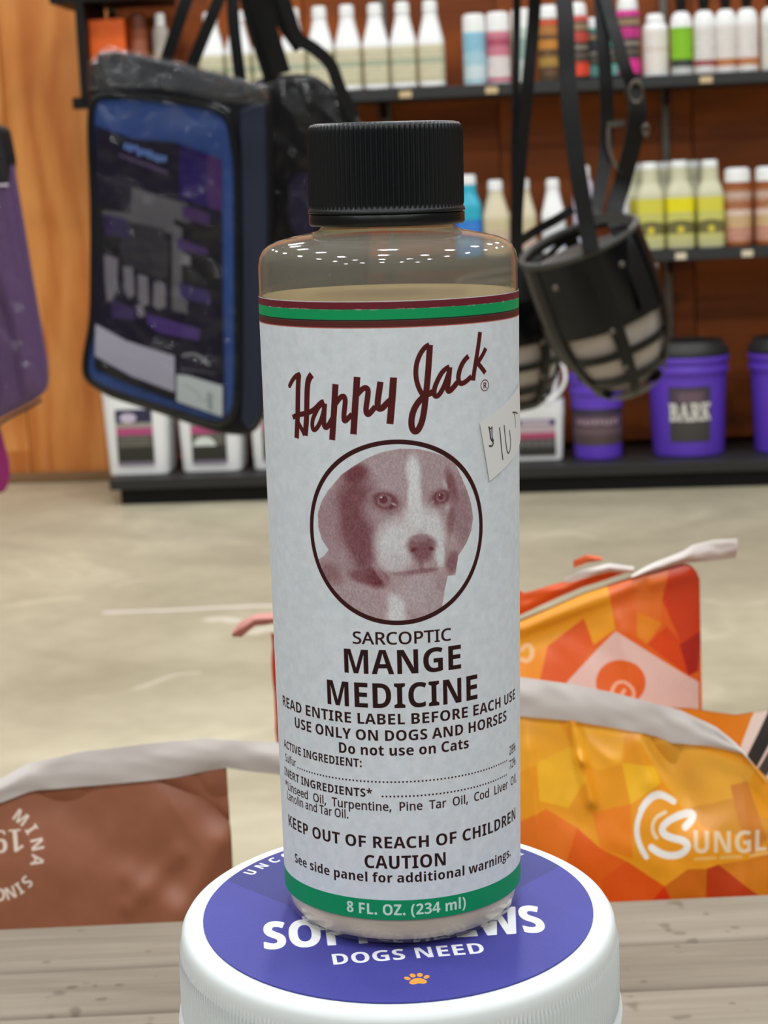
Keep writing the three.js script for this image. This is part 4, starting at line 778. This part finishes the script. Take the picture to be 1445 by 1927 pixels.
// ---------------------------------------------------------------- shelving along the back wall
const DECK = 0.085, LOW = 0.732, HIGH = 1.258;
{
  const t = thing('shelving_unit', 'long black metal shelving unit with wooden back coloured darker for shade, against the wall', 'shelves');
  inShop(t, 0, 0, -6.3);
  const L = -1.453, R = 2.4, w = R - L, c = (L + R) / 2, Z = (z) => z + 6.3;
  part('kick_plate', box(w - 0.03, 0.05, 0.4, 0.002), black, t, c + 0.013, 0.025, Z(-6.285));
  part('base_deck', box(w, 0.034, 0.43, 0.003), std('#2b2b2a', 0.5), t, c, DECK - 0.017, Z(-6.27));
  part('shelf', box(w, 0.034, 0.33, 0.003), std('#2b2d2e', 0.5), t, c, LOW - 0.017, Z(-6.315));
  part('shelf', box(w, 0.034, 0.33, 0.003), std('#2b2d2e', 0.5), t, c, HIGH - 0.017, Z(-6.315));
  for (let x = L + 0.02, k = 0; x < R - 0.3; x += 0.62, k++) {
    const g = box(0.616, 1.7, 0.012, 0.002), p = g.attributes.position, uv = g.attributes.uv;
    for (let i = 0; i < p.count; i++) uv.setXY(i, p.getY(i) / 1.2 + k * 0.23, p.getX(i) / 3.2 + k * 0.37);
    part('shaded_back_board', g, shadedWood, t, x + 0.308, 0.95, Z(-6.5));  // added boards, coloured darker to deepen the shade behind the goods
  }
  for (const x of [-1.44, -0.555, 0.338, 1.23, 2.12]) {
    part('slotted_post', box(0.024, 1.72, 0.02, 0.002), std('#6b6660', 0.45, { metalness: 0.3 }), t, x, 0.945, Z(-6.483));
    for (const y of [LOW, HIGH]) part('bracket', box(0.004, 0.05, 0.28, 0.001), black, t, x, y - 0.058, Z(-6.33));
  }
  part('end_plate', box(0.028, 0.32, 0.3, 0.003), black, t, -1.468, 1.42, Z(-6.3));
  part('end_hook', box(0.05, 0.035, 0.06, 0.003), black, t, -1.485, 1.262, Z(-6.18));
  part('top_arm', box(0.34, 0.03, 0.3, 0.003), black, t, -1.39, 1.581, Z(-6.3));
  const paper = std('#cdb48c', 0.7);
  for (const [x, y] of [[[-.467,1.239]][0], [[-.203,1.239]][0], [[.446,1.247]][0]]) part('price_tag', box(0.038, 0.02, 0.002, 0.001), paper, t, x, HIGH - 0.019, Z(-6.148));
  for (const [x, y] of [[[.36,.719]][0], [[.562,.725]][0]]) part('price_tag', box(0.034, 0.02, 0.002, 0.001), std('#d8cdb4', 0.7), t, x, LOW - 0.02, Z(-6.148));
}

// ---------------------------------------------------------------- goods on the shelves
const CONE = [[0, 0.004], [0.9, 0], [0.98, 0.012, 3], [1, 0.03, 4], [1, 0.5, 4], [0.98, 0.54, 4], [0.8, 0.66, 3], [0.64, 0.77], [0.6, 0.79], [0.6, 0.83], [0.5, 0.84], [0.5, 0.87]];
const ROUND = [[0, 0.004], [0.9, 0], [1, 0.02], [1, 0.74], [0.98, 0.78], [0.9, 0.82], [0.74, 0.85], [0.5, 0.865], [0.5, 0.88]];
const SQUARE = [[0, 0.004], [0.9, 0], [1, 0.02, 5], [1, 0.6, 5], [0.94, 0.66, 4], [0.75, 0.73, 3], [0.64, 0.78], [0.62, 0.92]];
const TALL = [[0, 0.004], [0.92, 0], [1, 0.02], [1, 0.76], [0.97, 0.8], [0.97, 0.82]];
const capAt = (r, a, b, dome = 0.1) => [[r, a], [r * 1.02, a + 0.01], [r, b - (b - a) * dome * 2], [r * 0.93, b - (b - a) * dome], [r * 0.75, b], [0, b]];
function bandsG(list, seed, ink = 'rgba(90,90,90,0.35)') {       // list of [from, to, colour] up the label, then rows of tiny unreadable print
  const g = canvas(160, 200), r = random(seed);
  for (const [a, b, c] of list) { g.fillStyle = c; g.fillRect(0, (1 - b) * 200, 160, (b - a) * 200 + 1); }
  g.fillStyle = ink;
  for (let y = 24; y < 190; y += 22) { const w = 30 + r() * 50; for (let x = 80 - w; x < 80 + w; x += 9 + r() * 6) g.fillRect(x, y + r() * 3, 4 + r() * 4, 5 + r() * 4); }
  return texture(g);
}
const scaled = (rows, r, h) => rows.map(([a, b, p]) => [a * r, b * h, p]);
function bottleThing(name, label, category, group, o) {          // o: x, y, front z, r, h, shape, body, cap, lid rows, print, from/to of the print
  const t = thing(name, label, category, group);
  inShop(t, o.x, o.y, o.z - o.r);
  part('bottle_body', lathe(scaled(o.shape, o.r, o.h), 40), o.body, t);
  if (o.cap) part('cap', lathe(scaled(o.lid, o.r, o.h), 32), o.cap, t);
  if (o.print) {
    const p = o.shape.reduce((m, q) => Math.max(m, q[1] < 0.6 ? q[2] || 2 : 2), 2), rr = o.r * 1.012 * (o.wide || 1);
    part('label', lathe(Array.from({ length: 5 }, (_, i) => [rr, lerp(o.from, o.to, i / 4) * o.h, p]), 28, -1.35, 2.7), o.print, t);
  }
  for (const [n, rows, m] of o.more || []) part(n, lathe(scaled(rows, o.r, o.h), 32), m, t);
  return t;
}
const printed = (t) => new THREE.MeshPhysicalMaterial({ map: t, roughness: 0.5, side: THREE.DoubleSide });
const again = (src, label, x, y, z, r) => {                      // one more of the same, with its own name and label
  const c = src.clone(); c.name = numbered(src.name.replace(/_\d+$/, ''));
  scene.add(c); inShop(c, x, y, z - r); c.userData = { ...src.userData, label };
  return c;
};
{
  // top shelf: white cone-shouldered bottles
  const cream = printed(bandsG([[0, 1, '#cfc9ac'], [0.5, 0.64, '#a9b39b'], [0.9, 1, '#d8d2b6'], [0, 0.1, '#c4bd9e']], 1, 'rgba(110,112,84,0.4)'));
  const nth = ['nearest the pale blue bottle', 'second from the pale blue bottle', 'third from the pale blue bottle', 'fourth from the pale blue bottle', 'fifth from the pale blue bottle', 'sixth from the pale blue bottle', 'behind the black carry straps', 'between the two front carry straps', 'farthest along the row, seen between carry straps'];
  const xs = [-0.386, -0.472, -0.557, -0.643, -0.729, -0.814, -0.9, -0.985, -1.07];
  let first;
  xs.forEach((x, i) => {
    const label = 'white cone-shouldered bottle with cream label, ' + nth[i];
    if (!i) first = bottleThing('spray_bottle', label, 'bottle', 'cream-labelled white bottles on the top shelf', { x, y: HIGH, z: -6.16, r: 0.0405, h: 0.262, shape: CONE, body: whitePlastic, cap: whitePlastic, lid: capAt(0.56, 0.86, 1), print: cream, from: 0.07, to: 0.49 });
    else again(first, label, x, HIGH, -6.16 - (i % 3) * 0.004, 0.0405);
  });
  const put = (name, label, x, r, h, o) => bottleThing(name, label, 'bottle', 'assorted bottles on the top shelf', { x, y: HIGH, z: o.z ?? -6.165, r, h, shape: ROUND, body: whitePlastic, cap: whitePlastic, lid: capAt(0.8, 0.83, 1), from: 0.03, to: 0.74, ...o });
  const cyl = { shape: TALL, lid: capAt(0.97, 0.8, 1) };
  put('shampoo_bottle', 'pale blue and white bottle beside the pink and white one', -0.253, 0.0355, 0.214, { ...cyl, print: printed(bandsG([[0, 1, '#cfe2e6'], [0.62, 1, '#8cc4dc'], [0.35, 0.62, '#a8d2e0'], [0, 0.06, '#9ccbe0']], 2)) });
  put('shampoo_bottle', 'pink and white bottle beside the pale blue one', -0.18, 0.0355, 0.216, { ...cyl, print: printed(bandsG([[0, 1, '#e6dcdc'], [0.5, 0.98, '#d07c90'], [0.7, 0.84, '#b24c66'], [0, 0.08, '#c8607a']], 3)) });
  put('shampoo_bottle', 'white bottle with grey green print behind the muzzle straps', -0.108, 0.032, 0.222, { ...cyl, print: printed(bandsG([[0, 1, '#c4d4cc'], [0.4, 0.8, '#8fb0a4']], 4)) });
  const darkB = std('#221c1c', 0.3), clearB = std('#5b4a3a', 0.25), tealB = std('#10201f', 0.3), domed = (a) => capAt(0.86, a, 1, 0.2);
  const stripes = (top, mid, low, base, seed) => printed(bandsG([[0, 1, base], [0.02, 0.24, low], [0.3, 0.4, '#5a5048'], [0.46, 0.52, '#8c8478'], [0.58, 0.74, mid], [0.78, 0.88, '#a08468'], [0.92, 1, top]], seed, 'rgba(20,16,16,0.5)'));
  put('conditioner_bottle', 'clear bottle with amber print and white domed cap', -0.024, 0.034, 0.228, { body: clearB, lid: domed(0.8), print: printed(bandsG([[0, 1, '#4c3a28'], [0.5, 0.66, '#c08030'], [0.2, 0.36, '#9c8038'], [0.75, 0.9, '#a87038'], [0.92, 1, '#d85838']], 5, 'rgba(230,150,60,0.6)')), from: 0.05, to: 0.8 });
  put('conditioner_bottle', 'dark bottle with red orange bands and white domed cap', 0.062, 0.0345, 0.232, { body: darkB, lid: domed(0.82), print: stripes('#dc5a50', '#c4483c', '#e8482c', '#33241f', 6), from: 0.04, to: 0.82 });
  put('conditioner_bottle', 'short dark teal bottle with pale domed cap, beside the red-banded one', 0.112, 0.029, 0.186, { body: tealB, lid: domed(0.82), z: -6.2, print: stripes('#3a8c82', '#18302e', '#5c9c90', '#122220', 7), from: 0.04, to: 0.82 });
  put('conditioner_bottle', 'dark teal bottle beside the magenta-banded one', 0.157, 0.03, 0.186, { body: tealB, lid: domed(0.82), print: stripes('#18302e', '#4a8a7e', '#6cb0a2', '#142422', 8), from: 0.04, to: 0.82 });
  put('conditioner_bottle', 'dark bottle with magenta bands and white domed cap', 0.216, 0.036, 0.242, { body: std('#3a1c2c', 0.3), lid: domed(0.82), print: stripes('#e0409c', '#c83088', '#e43496', '#3c2430', 9), from: 0.04, to: 0.82 });
  put('lotion_bottle', 'plain white round-shouldered bottle with faint print', 0.298, 0.0385, 0.186, { lid: capAt(0.72, 0.86, 1, 0.25), print: printed(bandsG([[0, 1, '#e4e0da'], [0.5, 0.6, '#d8ccc4']], 10, 'rgba(190,160,150,0.3)')), from: 0.05, to: 0.74 });
  const shoulders = [['white_shoulder', [[0.99, 0.6], [1, 0.62], [0.98, 0.68], [0.86, 0.75], [0.62, 0.79], [0.4, 0.8]], whitePlastic], ['spray_head', [[0.4, 0.79], [0.42, 0.86], [0.5, 0.87], [0.5, 0.98], [0.4, 1], [0, 1]], black]];
  const pump = (label, x, h, bands, seed, extra = {}) => put('pump_bottle', label, x, 0.0325, h, { shape: [[0, 0.004], [0.94, 0], [1, 0.015], [1, 0.62], [0.95, 0.7], [0.7, 0.77], [0.4, 0.78]], cap: null, more: shoulders, print: printed(bandsG(bands, seed)), from: 0.02, to: 0.6, ...extra });
  pump('bright green labelled bottle with black pump head', 0.377, 0.235, [[0, 1, '#86c41c'], [0, 0.14, '#c8ccca'], [0.14, 0.3, '#303a34'], [0.92, 1, '#7cb81c']], 11);
  pump('white bottle with wine-red band beside the green labelled one', 0.446, 0.235, [[0, 1, '#e2dedc'], [0.14, 0.26, '#9c4448']], 12);
  pump('white bottle with copper band next the wine-red banded one', 0.51, 0.235, [[0, 1, '#e4dedb'], [0.12, 0.27, '#c07848']], 13);
  pump('white bottle with copper band, second from the wine-red banded one', 0.574, 0.235, [[0, 1, '#e4dedb'], [0.12, 0.27, '#c07848']], 14);
  pump('plain white bottle with pump at the end of the row', 0.648, 0.235, [[0, 1, '#dcdcd2']], 15);
  const ob = thing('carton', 'small bright orange carton at the shelf end', 'box');
  inShop(ob, -1.402, HIGH, -6.26);
  part('carton_body', box(0.116, 0.257, 0.09, 0.003), std('#e8641c', 0.5), ob, 0, 0.1285, 0);
  part('carton_flap', box(0.112, 0.003, 0.05, 0.001), std('#c8541a', 0.6), ob, 0, 0.258, 0.015);
  bottleThing('spice_bottle', 'slim rust-brown bottle beside the orange carton', 'bottle', 'assorted bottles on the top shelf', { x: -1.306, y: HIGH, z: -6.22, r: 0.027, h: 0.275, shape: TALL, body: std('#8a4a30', 0.4), cap: std('#6a3826', 0.4), lid: capAt(0.9, 0.8, 1), print: printed(bandsG([[0, 1, '#98553a'], [0.4, 0.6, '#7c4430']], 41)), from: 0.05, to: 0.7 });
  bottleThing('lotion_bottle', 'slim grey-white bottle beside the rust-brown one', 'bottle', 'assorted bottles on the top shelf', { x: -1.24, y: HIGH, z: -6.24, r: 0.026, h: 0.272, shape: ROUND, body: std('#b9b2aa', 0.4), cap: whitePlastic, lid: capAt(0.6, 0.86, 1) });
}
{
  // lower shelf
  const put = (name, label, x, r, h, o) => bottleThing(name, label, 'bottle', 'bottles on the lower shelf', { x, y: LOW, z: -6.17, r, h, shape: CONE, body: whitePlastic, cap: whitePlastic, lid: capAt(0.55, 0.86, 1), from: 0.05, to: 0.48, ...o });
  put('spray_bottle', 'bright blue and turquoise bottle with white cap behind the black cap', -0.29, 0.041, 0.256, { body: std('#35aecb', 0.3), shape: SQUARE, lid: capAt(0.64, 0.88, 1), print: printed(bandsG([[0, 1, '#1670d0'], [0.3, 0.5, '#4c9be0'], [0.93, 1, '#1c80c8']], 21, 'rgba(220,235,250,0.5)')), from: 0.03, to: 0.46 });
  const beige = std('#d6ccb0', 0.4), beigeL = printed(bandsG([[0, 1, '#cbb9a0'], [0.7, 1, '#cfc59e'], [0.1, 0.5, '#c9b2a4']], 22, 'rgba(120,80,70,0.35)'));
  const b1 = put('spray_bottle', 'beige cone-shouldered bottle beside the bright blue one', -0.205, 0.042, 0.236, { body: beige, print: beigeL });
  again(b1, 'beige cone-shouldered bottle behind the long muzzle strap', -0.122, LOW, -6.18, 0.042);
  put('spray_bottle', 'bright white cone-shouldered bottle seen under the loop strap', -0.027, 0.037, 0.232, { print: printed(bandsG([[0, 1, '#dfe3ea'], [0.1, 0.24, '#b8c6e0']], 23)) });
  put('lotion_bottle', 'pale lavender bottle between two muzzle straps', 0.066, 0.031, 0.268, { shape: ROUND, body: std('#d9d6e8', 0.35), lid: capAt(0.72, 0.86, 1), print: printed(bandsG([[0, 1, '#cfc9e4']], 24)), from: 0.05, to: 0.72 });
  put('lotion_bottle', 'white bottle with lavender print behind the large muzzle', 0.178, 0.03, 0.2, { shape: ROUND, body: std('#d9d6e8', 0.35), lid: capAt(0.72, 0.86, 1) });
  // yellow labelled spray bottles, a front row and one behind
  const yel = (c) => printed((() => { const g = canvas(160, 200, '#c9c870'); g.fillStyle = c; g.fillRect(0, 0, 160, 88); g.fillStyle = '#c6c46c'; g.fillRect(0, 60, 160, 26); g.fillStyle = '#6a6638'; g.beginPath(); g.ellipse(80, 122, 66, 30, 0, Math.PI, 0); g.fill(); g.fillRect(14, 120, 132, 26); g.fillStyle = '#b8b46a'; g.fillRect(14, 146, 132, 10); g.fillStyle = '#d8c838'; g.beginPath(); g.arc(80, 130, 14, 0, 7); g.fill(); g.fillStyle = '#bdbb84'; g.fillRect(0, 162, 160, 38); return texture(g); })());
  const pale = std('#cdccae', 0.3), tops = [['spray_neck', [[0.6, 0.78], [0.58, 0.9], [0.6, 0.93], [0.5, 0.94]], pale]];
  const opt = (c) => ({ shape: SQUARE, body: pale, lid: capAt(0.6, 0.92, 1), print: yel(c), from: 0.03, to: 0.585, more: tops });
  const y1 = put('spray_bottle', 'pale spray bottle with yellow label nearest the large muzzle', 0.272, 0.0425, 0.268, opt('#d6cf48'));
  put('spray_bottle', 'pale spray bottle with the brightest yellow label, second of the front three', 0.363, 0.0435, 0.27, opt('#e8dc10'));
  put('spray_bottle', 'pale spray bottle with yellow label beside the brown bottles', 0.456, 0.0415, 0.268, opt('#d8d046'));
  ['behind the muzzle buckle', 'between the first and second', 'between the second and third'].forEach((s, i) => again(y1, 'pale yellow spray bottle in the second row ' + s, [0.228, 0.322, 0.412][i], LOW, -6.29, 0.0425));
  const br = (s) => printed(bandsG([[0, 1, '#a5623c'], [0.06, 0.3, '#c08872'], [0.3, 0.52, '#c9a878'], [0.5, 0.6, '#d8c0b4'], [0.78, 0.92, '#c0a494']], s, 'rgba(240,225,215,0.55)'));
  const cap2 = capAt(0.9, 0.78, 1, 0.08);
  put('supplement_jar', 'brown bottle with wide white cap beside the yellow labels', 0.54, 0.0425, 0.24, { shape: TALL, body: std('#96552e', 0.35), lid: cap2, print: br(25), from: 0.04, to: 0.76 });
  put('supplement_jar', 'brown bottle with wide white cap at the picture edge', 0.634, 0.0425, 0.24, { shape: TALL, body: std('#96552e', 0.35), lid: cap2, print: br(26), from: 0.04, to: 0.76 });
}
{
  // base deck: square white pails, stacked white tubs, purple buckets
  const pailPrint = (seed, white) => { const g = canvas(200, 280, '#34342c'); const r = random(seed);
    g.fillStyle = '#2c2c4c'; g.fillRect(0, 0, 200, 66); g.fillStyle = '#cfc4dc'; g.beginPath(); g.ellipse(70, 42, 46, 24, 0, 0, 7); g.fill(); g.fillStyle = '#a29c94'; g.fillRect(0, 66, 200, 26);
    g.fillStyle = '#b84c82'; g.fillRect(0, 92, 200, 36); g.fillStyle = '#54524a'; g.fillRect(0, 128, 200, 62); g.fillStyle = '#8c8a80'; for (let y = 138; y < 186; y += 18) for (let x = 16; x < 180; x += 12) g.fillRect(x, y, 6 + r() * 5, 6);
    if (white) { g.fillStyle = '#dfe8e2'; g.beginPath(); g.ellipse(74, 190, 66, 46, 0, Math.PI, 0); g.fill(); }
    g.fillStyle = '#2f2f26'; g.fillRect(0, 190, 200, 76); g.fillStyle = '#8a8098'; g.fillRect(0, 264, 200, 16); return printed(texture(g)); };
  function pail(label, x, w, h, print, lw, l0, l1, z, y, lidH, name = 'pail') {
    const t = thing(name, label, 'pail', 'white square pails on the base deck');
    inShop(t, x, y, z - w / 2);
    const r = w / 2;
    part('pail_body', lathe([[0, 0.002], [r * 0.86, 0, 7], [r * 0.9, 0.006, 7], [r * 0.985, h - lidH, 7], [r * 0.95, h - lidH + 0.002, 7]], 64), whitePlastic, t).scale.set(1, 1, 1);
    part('pail_lid', lathe([[r * 0.985, h - lidH - 0.004, 7], [r, h - lidH, 7], [r, h - 0.008, 7], [r * 0.97, h, 7], [0, h]], 64), whitePlastic, t);
    const g = box(lw, l1 - l0, 0.002, 0.001), la = part('label', g, print, t, 0, (l0 + l1) / 2, r * 0.945 + 0.004);
    la.rotation.x = Math.atan((r * 0.085) / (h - lidH)) * 0.9;
    return t;
  }
  pail('white square pail with pink-banded label at the shelf end', -1.376, 0.215, 0.285, pailPrint(1), 0.118, 0.035, 0.215, -6.12, DECK, 0.03);
  pail('white square pail second from the shelf end, label with white dome', -1.142, 0.212, 0.285, pailPrint(2, true), 0.112, 0.03, 0.21, -6.14, DECK, 0.03);
  pail('white square pail half hidden behind the medicine bottle', -0.915, 0.205, 0.285, pailPrint(3), 0.112, 0.03, 0.21, -6.15, DECK, 0.03);
  const tubPrint = printed((() => { const g = canvas(200, 220, '#3c3a3a'); g.fillStyle = '#34386a'; g.fillRect(0, 0, 200, 36); g.fillStyle = '#c8b8c4'; g.fillRect(20, 6, 150, 26); g.fillStyle = '#c2b2b6'; g.fillRect(0, 36, 200, 44); g.fillStyle = '#b84a70'; g.fillRect(0, 80, 200, 36); g.fillStyle = '#6e6c68'; for (let x = 8; x < 190; x += 36) g.fillRect(x, 124, 28, 44); g.fillStyle = '#34322f'; g.fillRect(0, 172, 200, 48); return texture(g); })());
  pail('white square tub with pink-banded label, lower of the stacked two', -0.1, 0.178, 0.19, tubPrint, 0.12, 0.02, 0.135, -6.16, DECK, 0.045, 'square_tub');
  const up = pail('white square tub with pink-banded label, upper of the stacked two', -0.105, 0.17, 0.175, tubPrint, 0.11, 0.02, 0.115, -6.165, DECK + 0.19, 0.04, 'square_tub');
  part('wire_handle', tube([[0.075, 0.15, 0.08], [0.098, 0.1, 0.092], [0.098, 0.06, 0.1], [0.06, 0.012, 0.105], [-0.05, 0.006, 0.105]], 0.006, 40), whitePlastic, up);
  const purple = std('#6642c4', 0.4), purple2 = std('#6843c6', 0.42);
  function bucket(label, x, w, h, z, print, l0, l1, arc, lidH, lidMat) {
    const t = thing('bucket', label, 'bucket', 'purple buckets on the base deck');
    const r = w / 2, hb = h - lidH;
    inShop(t, x, DECK, z - r);
    part('bucket_body', lathe([[0, 0.004], [r * 0.84, 0], [r * 0.86, 0.006], [r * 0.925, hb - 0.06], [r * 0.93, hb - 0.055], [r * 0.985, hb - 0.052], [r * 0.985, hb - 0.034], [r * 0.94, hb - 0.031], [r * 0.94, hb - 0.022], [r, hb - 0.019], [r, hb - 0.002], [r * 0.96, hb]], 72), purple, t);
    if (lidMat) part('bucket_lid', lathe([[r * 0.96, hb - 0.001], [r * 0.99, hb], [r, hb + 0.004], [r, hb + lidH * 0.5], [r * 0.9, hb + lidH * 0.6], [r * 0.88, hb + lidH], [r * 0.8, hb + lidH], [r * 0.78, hb + lidH * 0.7], [0, hb + lidH * 0.7]], 72), lidMat, t);
    if (print) part('label', lathe(Array.from({ length: 5 }, (_, i) => { const hh = lerp(l0, l1, i / 4); return [r * lerp(0.862, 0.925, hh / (hb - 0.06)) + 0.0012, hh]; }), 32, -arc / 2, arc), print, t);
    return t;
  }
  const smallPrint = printed((() => { const g = canvas(256, 256, '#5c4656'); g.fillStyle = '#3a3242'; g.fillRect(0, 0, 256, 44); g.fillStyle = '#a8909c'; const r = random(3); for (let x = 40; x < 210; x += 18) g.fillRect(x, 70 + r() * 8, 12, 34 + r() * 8); g.fillStyle = '#6e5a5c'; g.fillRect(0, 140, 256, 40); g.fillStyle = '#564644'; g.fillRect(0, 196, 256, 60); return texture(g); })());
  bucket('small purple bucket with grey printed wrap below the muzzle', 0.092, 0.176, 0.272, -6.14, smallPrint, 0.048, 0.162, 2.7, 0.012, purple2);
  const bark = printed((() => { const g = canvas(300, 400, '#3e393c'); g.fillStyle = '#544652'; g.fillRect(20, 20, 260, 110); g.fillStyle = '#6c5664'; g.fillRect(70, 40, 170, 70); g.font = 'bold 150px serif'; g.textAlign = 'center'; g.strokeStyle = '#e4e2da'; g.lineWidth = 16; g.fillStyle = '#e4e2da'; g.save(); g.translate(150, 246); g.scale(0.72, 1.15); g.lineWidth = 6; g.strokeText('BARK', 0, 0); g.fillText('BARK', 0, 0); g.restore(); g.fillStyle = '#46423e'; g.fillRect(0, 262, 300, 138); return texture(g); })());
  const lidBlack = std('#2c2c2c', 0.45);
  const b = bucket('large purple bucket with black lid and dark square label', 0.379, 0.262, 0.358, -6.13, bark, 0.05, 0.222, 1.12, 0.045, lidBlack);
  again(b, 'large purple bucket with black lid cut off by the picture edge', 0.7, DECK, -6.13, 0.131);
}
scene.traverse((o) => { if (o.isMesh) o.castShadow = o.receiveShadow = true; });
renderer.render(scene, camera);
